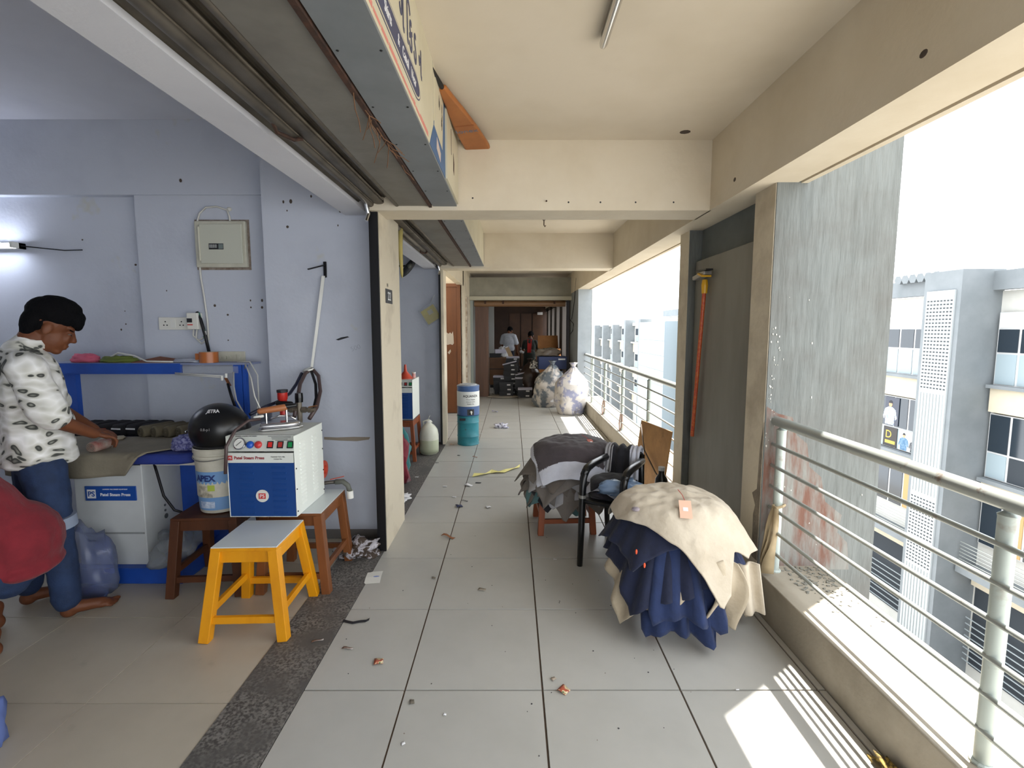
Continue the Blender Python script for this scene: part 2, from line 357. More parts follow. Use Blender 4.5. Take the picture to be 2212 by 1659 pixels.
fp = struct('wall_pillar', MB().box(1.30, 9.45, 0, 1.56, 10.7, ZC), M('pillar_white', '#8f969b', .7, col2='#7f868a', scale=2.5), label='pale pillar at the far end of the railing')
struct('fin', MB().box(1.4, 9.5, -9.6, 1.58, 9.75, 7), concrete, label='far grey concrete fin past the pale pillar')
# drooping wires on the pale pillar
for k, pts in enumerate(([(1262, 600), (1258, 650), (1252, 690)], [(1248, 690), (1256, 700), (1254, 715), (1248, 722)])):
    o = MB().tube([onX(u - 17, v, 1.294) for u, v in pts], .008, 6).build('loose_cable', ink, fp, world=True)

# ---------------------------------------------------------------- shop front: soffit panels, signs, rolled shutters
def front(y0, y1, faces, lab, labs):
    t = thing('sign_box', lab, 'sign', (-.44, (y0 + y1) / 2, 2.36))
    MB().box(-.515, y0, 2.36, -.36, y1, 2.372).build('bottom_sheet', steelblue, t, world=True)
    MB().box(-.375, y0, 2.372, -.36, y1, ZC).build('front_board', M('sign_board', '#d2ccb6', .5, col2='#c6bfa6', scale=3), t, world=True)
    MB().box(-.515, y0, 2.372, -.50, y1, ZC).build('back_board', steel, t, world=True)
    MB().box(-.515, y1 - .012, 2.372, -.36, y1, ZC).build('end_cap', M('sign_board'), t, world=True)
    n = int((y1 - y0) / .35)
    for k in range(n):
        for x in (-.50, -.375): MB().ell((x, y0 + .15 + k * .35, 2.3595), (.005, .005, .002), 6, 4).build('screw', blacksteel, t, world=True)
    s = thing('rolling_shutter', labs, 'shutter', (-.85, (y0 + y1) / 2, 2.36))
    MB().box(-.735, y0, 2.363, -.53, y1, 2.378).build('housing_sheet', steel, s, world=True)
    MB().box(-.54, y0, 2.352, -.522, y1, 2.40).build('edge_strip', rust, s, world=True)
    # rolled-up curtain seen from below: two half-round folds and the bottom rail
    def fold(x0, x1, z0, dep, n=10):
        mb = MB(); vs = []; fs = []
        for i in range(n + 1):
            a = math.pi * i / n; x = (x0 + x1) / 2 - (x1 - x0) / 2 * math.cos(a); z = z0 - dep * math.sin(a)
            vs += [(x, y0, z), (x, y1, z), (x, y0, z + .02), (x, y1, z + .02)]
        for i in range(n):
            a = 4 * i; fs += [(a, a + 1, a + 5, a + 4), (a + 2, a + 6, a + 7, a + 3), (a, a + 4, a + 6, a + 2), (a + 1, a + 3, a + 7, a + 5)]
        return mb.add(vs, fs)
    fold(-.765, -.735, 2.372, .014).build('curtain_slat', shut, s, smooth=True, world=True)
    fold(-.83, -.775, 2.41, -.03).build('curtain_slat', shut, s, smooth=True, world=True)
    fold(-.90, -.835, 2.385, .012).build('curtain_slat', shut, s, smooth=True, world=True)
    fold(-.945, -.90, 2.375, .02).build('bottom_rail', shut, s, smooth=True, world=True)
    fold(-1.0, -.948, 2.385, -.012).build('curtain_slat', shut, s, smooth=True, world=True)
    MB().box(-1.0, y0, 2.42, -.53, y1, 2.46).build('hood', shut, s, world=True)
    for yy in (y1 - .05,):
        mb = MB(); mb.tube([(-.93, yy - .02, 2.36), (-.92, yy - .01, 2.30), (-.93, yy - .03, 2.25)], .012, 8); mb.build('lock_lug', chrome, s, world=True)
    MB().tube([(-.92, y1 - 1.3, 2.372), (-.935, y1 - 1.22, 2.345), (-.90, y1 - 1.14, 2.345), (-.895, y1 - 1.08, 2.372)], .008, 6).build('pull_handle', rust, s, world=True)
    return t, s
sg, sh1 = front(-2.2, 3.2, True, 'long signboard box with dark blue lettering over the near shop', 'rolled-up steel shutter above the near shop front')
sg2, sh2 = front(3.48, 6.2, False, 'plain cream signboard box over the second shop', 'rolled-up steel shutter above the second shop front')
XS = -.36
def sgn(y0, z0, y1, z1, mat, name, off=.001):
    return MB().box(XS, y0, z0, XS + off, y1, z1).build(name, mat, sg, world=True)
ez = (0, 0, 1); ey = (0, 1, 0)
# print on the sign: pill with white words, big script above, red line below
pm = M('sign_navy', '#3b4163', .5)
pill = []
zc, hh = 2.475, .036
for k in range(13):
    a = -math.pi / 2 + math.pi * k / 12; pill.append((1.86 + hh * 2.4 * math.cos(a), zc + hh * math.sin(a)))
for k in range(13):
    a = math.pi / 2 + math.pi * k / 12; pill.append((.4 + hh * 2.4 * math.cos(a), zc + hh * math.sin(a)))
fs = Matrix(((0, 0, 1, XS), (1, 0, 0, 0), (0, 1, 0, 0), (0, 0, 0, 1)))
MB().prism([(1.86 + (y - 1.86) * 1.22 + .0 if y > 1.86 else y - .02, zc + (z - zc) * 1.3) for y, z in pill], 0, .001, fs).build('pill_outline', pm, sg, world=True)
MB().prism([(1.86 + (y - 1.86) * 1.13 if y > 1.86 else y - .01, zc + (z - zc) * 1.18) for y, z in pill], 0, .0016, fs).build('pill_gap', M('sign_board'), sg, world=True)
MB().prism(pill, 0, .0022, fs).build('pill_print', pm, sg, world=True)
for s_, y_ in (('Shirts', 1.47), ('&', 1.60), ('Casual', 1.70), ('Wear', 1.83)): text(s_, .05, (XS + .003, y_, zc - .002), ey, ez, inkwhite, sg, 'word', sx=.72)
for s_, y_ in (('ફ', 1.42), ('ગ', 1.66), ('િ', 1.745), ('ક', 1.80), ('ડ', 1.875), ('ન', 1.975)): text(s_, .17, (XS + .0015, y_, 2.60), ey, ez, pm, sg, 'glyph', sx=.62, bold=.002)
rl = MB(); y = -1.
while y < 2.14:
    d = random.uniform(.03, .12); rl.box(XS, y, 2.387, XS + .001, y + d, 2.398 + random.uniform(0, .008)); y += d + random.uniform(.004, .012)
rl.build('red_print', M('sign_red', '#d0847a', .6), sg, world=True)
sgn(2.285, 2.372, 2.29, ZC, M('seam', '#b5b0a0', .6), 'seam')
# blue end panel with stickers, then the loose cream board
bl = M('sign_blue', '#3c628f', .5)
MB().prism([(2.17, 2.372), (2.66, 2.372), (2.66, ZC), (2.42, ZC), (2.29, 2.5)], 0, .002, fs).build('blue_panel', bl, sg, world=True)
MB().prism([(2.295, 2.50), (2.55, 2.48), (2.615, 2.757), (2.36, 2.765)], 0, .003, fs).build('sticker', M('sign_board'), sg, world=True)
MB().prism([(2.36, 2.42), (2.48, 2.395), (2.49, 2.44), (2.37, 2.475)], 0, .003, fs).build('sticker', M('sticker_pink', '#c9b9b2', .6), sg, world=True)
scb = MB()
for k in range(7):
    y = random.uniform(2.42, 2.54); z = random.uniform(2.56, 2.66); scb.prism([(y, z), (y + .012, z + .01), (y + .02, z + .035), (y + .008, z + .05)], .003, .0036, fs)
scb.build('scribble', ink, sg, world=True)
sgn(2.66, 2.372, 3.19, ZC - .01, M('sign_board'), 'loose_board', .012)
MB().prism([(2.93, 2.50), (2.96, 2.48), (2.98, 2.55), (2.94, 2.60)], .012, .013, fs).prism([(2.84, 2.56), (2.85, 2.56), (2.85, 2.70), (2.84, 2.70)], .012, .013, fs).build('brown_mark', rust, sg, world=True)
# dry fibres stuck in the soffit joint
fib = thing('dry_fibres', 'tuft of dry brown fibres hanging from the soffit joint', 'fibres', (-.53, 1.9, 2.352))
for k in range(15):
    y = random.gauss(0, .16); a = random.uniform(-.05, .05); L = random.uniform(.02, .09)
    MB().tube([(0, y, 0), (a * .4, y + L * .4, -L * .5), (a, y + L * 1.2, -L * .6), (a * 1.5, y + L * 1.7, -L * .9)], .0018, 4).build('fibre', M('fibre', '#6f4f36', .9), fib)
# cricket bat wedged behind the sign
bat = thing('cricket_bat', 'orange brown cricket bat wedged between signboard and ceiling', 'bat', onY(1010, 265, 2.9))
bm_ = M('bat_orange', '#a5652f', .45, col2='#8f5223', scale=6)
p_t = onZ(1034, 322, ZC - .045); p_h = onZ(957, 192, ZC - .03)
dv = (p_t - p_h).normalized(); nn = Vector((0, -.25, -1)); nn = (nn - dv * nn.dot(dv)).normalized(); sd = dv.cross(nn).normalized()
fb = Matrix((sd, dv, nn)).transposed().to_4x4(); fb.translation = p_h
L = (p_t - p_h).length
outl = [(-.02, -.02), (-.032, .1), (-.05, .25), (-.068, L * .6), (-.082, L - .06), (-.078, L - .01), (-.055, L + .022), (-.015, L + .036), (.03, L + .036), (.062, L + .02), (.08, L - .015), (.082, L - .06), (.07, L * .6), (.05, .25), (.032, .1), (.02, -.02)]
MB().prism(outl, -.014, .014, fb).build('blade', bm_, bat, bevel=.01, world=True, smooth=True)
MB(fb).tube([(0, -.28, .0), (0, -.01, 0)], .012, 10).build('handle', blacksteel, bat, world=True)
MB(fb).box(-.06, L * .50, .0142, .06, L * .515, .0148).build('grip_band', M('bat_dark', '#8a4c20', .5), bat, world=True)
text('lonex', .06, fb @ Vector((0, L * .6, .0145)), sd if sd.x > 0 else -sd, -dv if sd.x > 0 else -dv, M('bat_ink', '#5f6b80', .6), bat, 'bat_lettering')
# chrome pipe under the ceiling
tl = thing('ceiling_pipe', 'slim silver tube fixed along the corridor ceiling', 'pipe', (.385, 1.2, ZC - .05))
p1 = onZ(1302, 100, ZC - .035); x = p1.x
MB().tube([(x, -.5, ZC - .035), (x, p1.y - .02, ZC - .035), (x, p1.y - .004, ZC - .035), (x, p1.y, ZC - .035)], .017, 14, rs=[.017, .017, .014, .008]).build('tube', chrome, tl, smooth='auto', world=True)
MB().box(x - .012, -.5, ZC - .03, x + .012, p1.y - .03, ZC).build('batten', M('batten_grey', '#8c8880', .5), tl, world=True)
hk = thing('ceiling_hook', 'small iron hook hanging from the second ceiling bay', 'hook', onZ(1175, 476, ZC - .01))
MB().tube([(0, 0, .01), (0, 0, -.05), (.012, 0, -.07), (.02, 0, -.055)], .006, 6).build('shank', rust, hk); MB().lathe([(.02, 0), (.02, .006)], (0, 0, .004), 10).build('plate', rust, hk)
# number plate on the wall end
pl = thing('number_plate', 'small black painted number plate on the cream wall end', 'sign', onX(840, 642, -.884) )
MB().box(0, -.09, -.045, .003, .09, .055).build('plate', ink, pl)
text('22', .085, Vector((.004, 0, .003)), ey, ez, inkwhite, pl, 'digits', world=False); text('H', .035, Vector((.004, -.04, .08)), ey, ez, ink, pl, 'digits', world=False)

# ---------------------------------------------------------------- railings
def railing(y0, y1, posts, label):
    t = thing('railing', label, 'railing', (1.46, y1, .222))
    x = 1.46
    MB().tube([(x, y0, 1.06), (x, y1, 1.06)], .027, 16).build('top_rail', railm, t, smooth='auto', world=True)
    for k in range(6):
        z = .93 - .119 * k; MB().tube([(x - .012, y0, z), (x - .012, y1, z)], .0095, 10).build('bar', railm, t, smooth='auto', world=True)
    for y in posts:
        p = MB().lathe([(.024, .222), (.024, 1.01), (.026, 1.02), (.012, 1.03), (.012, 1.06)], (x + .006, y, 0), 14).build('post', railpost, t, smooth='auto', world=True)
        MB().lathe([(.034, .222), (.034, .228), (.026, .232)], (x + .006, y, 0), 14).build('base_flange', railpost, p, world=True)
    return t
railing(-3.6, 2.6, [2.55, 1.36, .16, -1.04, -2.24], 'grey steel railing with six bars in front of the near fin')
railing(4.04, 9.45, [5.05, 6.25, 7.45, 8.65], 'far steel railing between the second fin and pale pillar')
# rag tied at the first post, straps hanging on the far railing
rg = thing('cloth_rag', 'torn beige rag tied low on the near railing post', 'rag', (1.46, 2.53, .24))
mb = MB(); n = 10
for s_ in range(3):
    vs = []; fs_ = []
    for i in range(n + 1):
        t = i / n; z = .36 - .36 * t; wd = .015 + .05 * t; xo = -.03 - .03 * t + .012 * math.sin(5 * t + s_); yo = -.03 + .02 * s_ - .02 * t
        vs += [(xo - wd * .5, yo + .01 * math.sin(9 * t), z), (xo + wd * .5, yo - .01 * math.cos(7 * t), z)]
    for i in range(n): fs_.append((2 * i, 2 * i + 1, 2 * i + 3, 2 * i + 2))
    mb.add(vs, fs_)
mb.build('strips', M('rag_beige', '#9b8a6c', .9), rg, smooth=True, solid=.003)
MB().tube([(-.03, -.03, .36), (.0, -.035, .37), (.035, 0, .365), (.0, .035, .36), (-.03, 0, .36), (-.03, -.03, .36)], .007, 6).build('knot', M('rag_beige'), rg)
for k, y in enumerate((7.4, 6.2)):
    MB().tube([(1.43, y, .45), (1.41, y - .02, .33), (1.42, y, .22), (1.45, y, .3), (1.45, y, .46)], .01, 5).build('cable_tie', M('tie', '#8c7468', .8), bpy.data.objects['railing.001'], world=True)
# debris flakes on the kerb under the rusty fin
fk = MB()
for k in range(160):
    x = 1.5 + random.random() * .25; y = 2.58 - abs(random.gauss(0, .2)); r = random.uniform(.003, .012)
    fk.prism([(x + r * math.cos(6.28 * i / 4 + k), y + r * random.uniform(.4, 1) * math.sin(6.28 * i / 4 + k)) for i in range(4)], .223, .223 + random.uniform(.001, .005))
o = single('paint_flakes', fk, M('flake_grey', '#77756c', .9), 'grey paint flakes scattered on the kerb below the rusty fin', 'debris', (1.6, 2.4, .222)); o['kind'] = 'stuff'
# ---------------------------------------------------------------- ironing shop: things on the wall
WY = 3.57                                      # face of the middle wall section
# distribution box
c0 = onY(482, 529, WY); db = thing('distribution_box', 'beige electric distribution box with breaker window on the lavender wall', 'electric box', c0)
wd, ht = .185, .165
MB().box(-wd, -.035, -ht, wd, 0, ht).build('box_body', offwhite, db, bevel=.008)
d = MB().box(-wd + .045, -.048, -ht + .025, wd - .02, -.035, ht - .025).build('door', M('db_door', '#bfc0b2', .4), db, bevel=.004)
MB().box(-.075, -.050, -.04, .03, -.0475, .002).build('window', ink, d)
for k in range(4): MB().box(-.068 + k * .014, -.056, -.03, -.058 + k * .014, -.049, -.006).build('breaker', M('breaker_grey', '#8d8f90', .5), d)
MB().box(-.005, -.0505, -.036, .028, -.0496, -.002).build('breaker_label', M('blank_grey', '#6f7a78', .5), d)
MB().tube([(-wd + .04, -.046, -.12), (-wd + .04, -.046, .12)], .007, 8).build('hinge', offwhite, db)
MB().box(-wd - .012, -.004, -ht - .016, wd + .014, 0, ht + .014).build('mortar_edge', M('mortar_brown', '#6a5a4c', .95, col2='#9a8f86', scale=20), db)
# white cable loop above and conduit down to the breaker
cb = thing('wall_cable', 'white cable looping above the distribution box and down the wall', 'cable', onY(433, 560, WY))
def wallpts(l, y=WY, off=.012):
    return [onY(u, v, y) + Vector((0, -off, 0)) for u, v in l]
wc = M('cable_white', '#c4c3bd', .5)
MB().tube(wallpts([(500, 488), (498, 470), (493, 455), (470, 447), (447, 449), (433, 462), (427, 485), (428, 520), (432, 556), (436, 600), (443, 640), (450, 690), (453, 735)]), .007, 6).build('cable_run', wc, cb, smooth=True, world=True)
MB().ell(onY(495, 452, WY), (.02, .012, .016), 8, 5).build('junction', wc, cb, world=True)
# socket board with breaker
so = thing('socket_board', 'white double socket board on the lavender wall', 'socket', onY(382, 699, WY))
MB().box(-.125, -.014, -.046, .11, 0, .046).build('plate', whiteplastic, so, bevel=.003)
for x in (-.075, .045):
    for dx, dz in ((0, .014), (-.012, -.012), (.012, -.012)): MB().lathe([(.005, -.001), (.005, .001)], (x + dx, -.0145, dz), 8, 'y').build('pin_hole', ink, so)
MB().box(-.035, -.017, -.03, .0, -.013, .03).build('switch', white, so)
mc = thing('circuit_breaker', 'white circuit breaker unit wired beside the socket board', 'breaker', onY(428, 694, WY))
MB().box(-.045, -.06, -.06, .035, 0, .06).build('case', whiteplastic, mc, bevel=.004)
MB().box(-.04, -.066, -.01, -.005, -.058, .02).build('toggle', ink, mc); MB().box(-.04, -.0615, -.03, -.002, -.0595, -.022).build('red_mark', inkred, mc)
for k, (m_, pts) in enumerate(((wc, [(432, 712), (430, 730), (442, 742), (452, 735), (450, 715)]), (M('cable_green', '#3c7560', .5), [(436, 675), (444, 700), (450, 720), (446, 730)]), (blacksteel, [(432, 674), (440, 690), (450, 725), (459, 765)]), (wc, [(425, 712), (424, 725), (436, 735), (448, 728), (452, 738)]))):
    MB().tube(wallpts(pts, off=.035), .006 if k != 2 else .011, 6).build('wire', m_, mc, smooth=True, world=True)
sw = thing('switchboard', 'beige recessed switchboard just above the blue shelf', 'switch', onY(498, 772, WY))
MB().box(-.12, -.012, -.045, .115, 0, .045).build('plate', offwhite, sw, bevel=.003)
for x in (-.075, -.03, 0.0): MB().lathe([(.014, -.012), (.012, .002)], (x, -.012, 0), 10, 'y').build('knob', offwhite, sw)
for x in (.04, .07): MB().box(x - .012, -.018, -.025, x + .012, -.011, .025).build('switch', offwhite, sw)
# tube light at the left edge of the view
tb = thing('tube_light', 'glowing white tube light on the shop wall', 'lamp', onY(-60, 528, 3.6))
p = onY(44, 531, 3.56)
MB().tube([(p.x - 1.2, 3.53, p.z), (p.x - .02, 3.53, p.z)], .016, 12).build('tube', M('tube_glow', '#ffffff', .4, emit='#e8efff', es=20), tb, smooth='auto', world=True)
MB().box(p.x - 1.22, 3.55, p.z - .02, p.x, 3.60, p.z + .02).box(p.x - .02, 3.50, p.z - .02, p.x, 3.60, p.z + .02).build('batten', white, tb, world=True)
MB().tube([Vector((p.x, 3.56, p.z)), onY(90, 536, 3.6), onY(140, 541, 3.61), onY(178, 540, 3.61)], .004, 5).build('lead', blacksteel, tb, world=True)
# wall blemishes: drill holes and chips (parts of the wall)
chipm = M('chip_dark')
for (u, v, y) in [(293, 572, 3.62), (270, 672, 3.62), (272, 700, 3.62), (178, 518, 3.62), (262, 712, 3.62), (541, 649, WY), (566, 649, WY), (542, 664, WY), (566, 664, WY), (360, 628, WY), (464, 660, WY), (586, 630, WY), (492, 680, WY), (493, 735, WY), (621, 490, 3.45), (628, 435, 3.45), (620, 455, 3.45), (672, 424, 3.45), (735, 456, 3.45), (730, 487, 3.45), (612, 436, 3.45), (597, 793, WY), (390, 390, 3.55), (345, 585, 3.58)]:
    q = onY(u, v, y); r = random.uniform(.004, .012)
    MB().ell(q, (r, .002, r * random.uniform(.8, 1.6)), 7, 4).build('plaster_chip', chipm, pw, world=True)
q = onY(740, 730, 3.45); MB().prism([(-.05, -.012), (-.01, .004), (.035, .012), (.05, .006), (.01, -.006), (-.03, -.018)], 0, .001, Matrix(((1, 0, 0, q.x), (0, 0, -1, 3.45), (0, 1, 0, q.z), (0, 0, 0, 1)))).build('scratch', ink, pw, world=True)
text('500', .05, onY(768, 752, 3.4495), (1, 0, .35), (-.3, 0, 1), M('pencil', '#7a7d8c', .8), pw, 'pencil_marks', bold=-.0016)
q = onY(750, 946, 3.45); mb = MB()
mb.prism([(-.17, -.012), (-.05, -.02), (.07, -.024), (.16, -.012), (.17, .006), (.05, .008), (-.08, .004), (-.17, .008)], 0, .002, Matrix(((1, 0, 0, q.x), (0, 0, -1, 3.45), (0, 1, 0, q.z), (0, 0, 0, 1)))).build('mortar_scar', M('mortar_scar', '#8b8072', .95), pw, world=True)
MB().box(-.985, 3.445, 0, -.937, 3.452, 2.33).build('stained_edge', M('edge_cream', '#bdb196', .9, col2='#a4a7b8', scale=3), pw)
MB().box(-1.75, 3.44, 0, -.95, 3.452, .07).build('baseboard', M('base_grey', '#6d6a68', .9), pw)
# steel hook bar with white strap and the hose coil
hb = thing('wall_bracket', 'bent black iron bracket high on the lavender pillar', 'bracket', onY(703, 570, 3.45))
a = onY(703, 572, 3.45); e1 = a + Vector((-.055, -.16, -.05)); e2 = a + Vector((0, -.012, -.09))
MB().bar(a, e1, .016, .008).build('arm', blacksteel, hb, world=True); MB().bar(a + Vector((0, -.008, .02)), e2, .02, .008, up=(0, 1, 0)).build('back_plate', blacksteel, hb, world=True)
st = thing('white_strap', 'white cloth strap hanging from the iron bracket', 'strap', a)
q = onY(673, 797, 3.4); b_ = a + Vector((-.01, -.02, -.08))
vs = []; n = 12
for i in range(n + 1):
    t = i / n; p = b_.lerp(q, t); ww = .012 * (1 - .3 * t); vs += [p + Vector((-ww, 0, 0)), p + Vector((ww, .006 * math.sin(3 * t), 0))]
MB().add(vs, [(2 * i, 2 * i + 1, 2 * i + 3, 2 * i + 2) for i in range(n)]).build('band', white, st, solid=.002, world=True)
MB().tube([q + Vector(p) for p in ((-.05, -.02, -.015), (0, -.035, -.005), (.02, -.02, .0), (0, 0, .01), (-.05, -.01, -.01))], .008, 6).build('knot', white, st, smooth=True, world=True)
hs = thing('steam_hose', 'dark rubber steam hose looped from strap to boiler', 'hose', onY(665, 850, 3.35))
for k, (m_, pts, r) in enumerate(((M('hose_brown', '#4a3a38', .45), [(668, 905, 3.05), (684, 880, 3.12), (692, 845, 3.25), (688, 812, 3.36), (675, 797, 3.39), (660, 806, 3.36), (648, 830, 3.25), (643, 860, 3.15), (636, 900, 3.05)], .013),
                                  (M('hose_navy', '#1b1f38', .4), [(652, 806, 3.36), (640, 830, 3.3), (626, 850, 3.2), (600, 868, 3.05), (570, 880, 3.0), (540, 895, 2.9)], .011),
                                  (blacksteel, [(672, 800, 3.38), (682, 830, 3.3), (683, 860, 3.2), (676, 890, 3.1)], .010))):
    P_ = [onY(*p) for p in pts]; MB().tube(P_, r, 8).build('hose', m_, hs, smooth=True, world=True)

# ---------------------------------------------------------------- stools
def stool(name, label, loc, rz, mat, topmat, foot=(.37, .41), seat=(.30, .31), h=.47, group=None, leg=.045, low=False, topname='seat_top'):
    t = thing(name, label, 'stool', loc, rz, group)
    fx, fy, sx, sy = foot[0] / 2 - leg / 2, foot[1] / 2 - leg / 2, seat[0] / 2 - leg / 2, seat[1] / 2 - leg / 2
    def at(sx_, sy_, z):
        k = z / (h - .02); return Vector((sx_ * (fx + (sx - fx) * k), sy_ * (fy + (sy - fy) * k), z))
    for a in (-1, 1):
        for b in (-1, 1):
            MB().bar(at(a, b, 0), at(a, b, h - .022), leg, leg, up=(0, 1, 0)).build('leg', mat, t, bevel=.003)
    for a in (-1, 1):
        MB().bar(at(a, -1, h - .055), at(a, 1, h - .055), .02, .06).build('apron', mat, t, bevel=.002)
        MB().bar(at(-1, a, h - .055), at(1, a, h - .055), .02, .06).build('apron', mat, t, bevel=.002)
    zs = .1 if low else .125
    for a in (-1, 1): MB().bar(at(a, -1, zs + .02), at(a, 1, zs + .02), .022, .036).build('stretcher', mat, t, bevel=.002)
    for a in (-1, 1): MB().bar(at(-1, a, zs - .02), at(1, a, zs - .02), .022, .036).build('stretcher', mat, t, bevel=.002)
    MB().box(-seat[0] / 2, -seat[1] / 2, h - .022, seat[0] / 2, seat[1] / 2, h - .006).build('seat_board', mat, t, bevel=.003)
    if topmat: MB().box(-seat[0] / 2 + .002, -seat[1] / 2 + .002, h - .006, seat[0] / 2 - .002, seat[1] / 2 - .002, h).build(topname, topmat, t, bevel=.002)
    return t
lam = M('laminate_white', '#cfd6d8', .3)
stool('stool', 'yellow painted wooden stool with white laminate top', (-1.355, 2.47, 0), R(2), yellow, lam, foot=(.44, .46), seat=(.33, .345), h=.475, leg=.05)
stool('stool', 'brown wooden stool carrying the blue and white boiler', (-1.30, 2.905, 0), R(1), woodbrown, lam, foot=(.44, .46), seat=(.36, .42), h=.495, leg=.05)
stool('stool', 'dark brown wooden stool under the white paint bucket', (-1.81, 2.86, 0), R(4), wooddark, None, foot=(.44, .44), seat=(.37, .36), h=.475, leg=.05)

# ---------------------------------------------------------------- boilers
def boiler(label, loc, rz, group=None, full=True):
    t = thing('steam_boiler', label, 'boiler', loc, rz, group)
    W, D, H = .385, .40, .47
    x0, x1 = -W / 2, W / 2
    MB().box(x0, 0, 0, x1, D, .004).box(x0, D - .004, 0, x1, D, H).box(x0, 0, 0, x0 + .004, D, H).box(x1 - .004, 0, 0, x1, D, H).box(x0, .03, H - .004, x1, D, H).build('case', boilwhite, t, bevel=.002)
    MB().box(x0 + .004, .002, .003, x1 - .006, .01, .318).build('front_panel', boilblue, t, bevel=.002)
    MB().add([(x0 + .004, -.006, .385), (x1 - .004, -.006, .385), (x1 - .004, .028, H), (x0 + .004, .028, H), (x0 + .004, .01, .385), (x1 - .004, .01, .385), (x1 - .004, .04, H), (x0 + .004, .04, H)],
             [(0, 1, 2, 3), (7, 6, 5, 4), (0, 4, 5, 1), (1, 5, 6, 2), (2, 6, 7, 3), (3, 7, 4, 0)]).build('control_panel', M('panel_grey', '#c9cdc6', .4), t)
    nm = MB().box(x0 + .004, -.004, .318, x1 - .008, .008, .375).build('name_plate', M('name_plate', '#d9dcd6', .4), t)
    n = Vector((0, -.93, .37)); u = Vector((0, .37, .93))
    def on(x, k): return Vector((x, -.006 + .034 * k, .385 + (H - .385) * k)) + n * .001
    fr = Matrix(((1, 0, 0, 0), (0, u.y, n.y, 0), (0, u.z, n.z, 0), (0, 0, 0, 1)))
    def at(p): f_ = fr.copy(); f_.translation = p; return f_
    g = MB(at(on(-.115, .45))).lathe([(.034, 0), (.034, .012), (.029, .014)], (0, 0, 0), 20).build('gauge', chrome, t, smooth='auto')
    MB(at(on(-.115, .45))).lathe([(.028, .013), (.028, .0145)], (0, 0, 0), 20).build('dial', white, g); MB(at(on(-.115, .45))).bar((-.014, -.012, .0155), (.012, .012, .0155), .003, .001).build('needle', ink, g)
    for x, m_ in ((-.058, M('lamp_blue', '#2457b8', .25)), (-.012, M('lamp_red', '#c03a3a', .25))): MB(at(on(x, .4))).lathe([(.021, 0), (.021, .004), (.018, .012), (.01, .018)], (0, 0, 0), 16).build('pilot_lamp', m_, t, smooth='auto')
    for x, m_ in ((.055, 'rocker_red'), (.112, 'rocker_red2'), (.168, 'rocker_green')):
        r = MB(at(on(x, .4))).box(-.017, -.02, 0, .017, .02, .004).build('rocker_frame', ink, t)
        MB(at(on(x, .4))).box(-.009, -.014, .004, .012, .014, .009).build('rocker', M(m_, {'rocker_red': '#d3302c', 'rocker_red2': '#a8332f', 'rocker_green': '#1f8a4c'}[m_], .3), r)
    # louvres
    for sx in (-.085, .10):
        for k in range(9):
            z = .285 - k * .033; MB().add([(sx - .04, .002, z), (sx + .04, .002, z), (sx + .04, .002, z + .012), (sx - .04, .002, z + .012), (sx - .038, -.005, z + .001), (sx + .038, -.005, z + .001)], [(0, 1, 5, 4), (3, 4, 5, 2), (0, 4, 3), (1, 2, 5)]).build('louvre', boilblue, t)
    if full:
        for sy in (.10, .27):
            for k in range(17):
                z = .41 - k * .0225; MB().add([(x1, sy - .035, z), (x1, sy + .035, z), (x1, sy + .035, z + .012), (x1, sy - .035, z + .012), (x1 + .006, sy - .03, z + .001), (x1 + .006, sy + .03, z + .001)], [(0, 1, 5, 4), (3, 4, 5, 2), (0, 4, 3), (1, 2, 5)]).build('louvre', boilwhite, t)
        for y, z in ((.012, .03), (.012, .16), (.012, .28), (.39, .16), (.39, .3), (.39, .42), (.39, .03)): MB().ell((x1 + .001, y, z), (.003, .005, .005), 8, 5).build('screw', blacksteel, t)
        bd = MB().lathe([(.036, -.003), (.036, .001)], (.0, -.001, .125), 24, 'y').build('badge', whiteplastic, t); MB().box(-.02, -.0052, .109, .02, -.003, .141).build('badge_square', inkred, bd)
        text('PS', .03, (0, -.0056, .124), (1, 0, 0), ez, inkwhite, t, 'badge_lettering', world=False)
        text('Patel Steam Press', .024, (-.148, -.0046, .346), (1, 0, 0), ez, M('ink_maroon', '#8e2a33', .6), t, 'name_lettering', world=False, align='LEFT', bold=.0006)
        MB().box(-.184, -.0048, .333, -.157, -.0042, .360).build('logo_square', inkred, t)
        text('PS', .017, (-.17, -.0054, .346), (1, 0, 0), ez, inkwhite, t, 'logo_lettering', world=False)
        for k, s_ in enumerate(('Customer Care. No.', 'Contact No.')):
            text(s_, .0095, (.10, -.0046, .353 - k * .013), (1, 0, 0), ez, ink, t, 'contact_lettering', world=False)
        text('LAUNDRY STEAMING MACHINERY', .008, on(-.09, .93), (1, 0, 0), u, ink, t, 'panel_lettering', world=False)
        for k in range(4): MB(at(on(.10 + .008 * (k % 2), .93 - k * .085))).box(-.065 + .012 * k, -.0012, 0, .065 - .008 * (k % 3), .0012, .0004).build('print_line', ink, t)
        # drain valve, red wheel and hose stub behind
        MB().tube([(x1 - .05, D, .06), (x1 + .01, D + .05, .055), (x1 + .05, D + .06, .055)], .012, 8).build('drain_pipe', M('iron_pipe', '#55504a', .5, .6), t, smooth=True)
        MB().lathe([(.055, -.006), (.06, 0), (.055, .006), (.03, .008), (.028, -.008)], (x1 - .01, D + .03, .15), 20, 'x').build('valve_wheel', M('wheel_red', '#b6442f', .5), t, smooth='auto')
        MB().bar((x1 + .02, D + .05, .075), (x1 + .115, D + .04, .10), .012, .004).build('valve_lever', M('wheel_red'), t)
        MB().tube([(x1 + .05, D + .06, .055), (x1 + .10, D + .06, .058), (x1 + .135, D + .05, .035), (x1 + .15, D + .045, -.005)], .017, 10).build('hose_stub', M('hose_grey', '#5d5f58', .6), t, smooth=True)
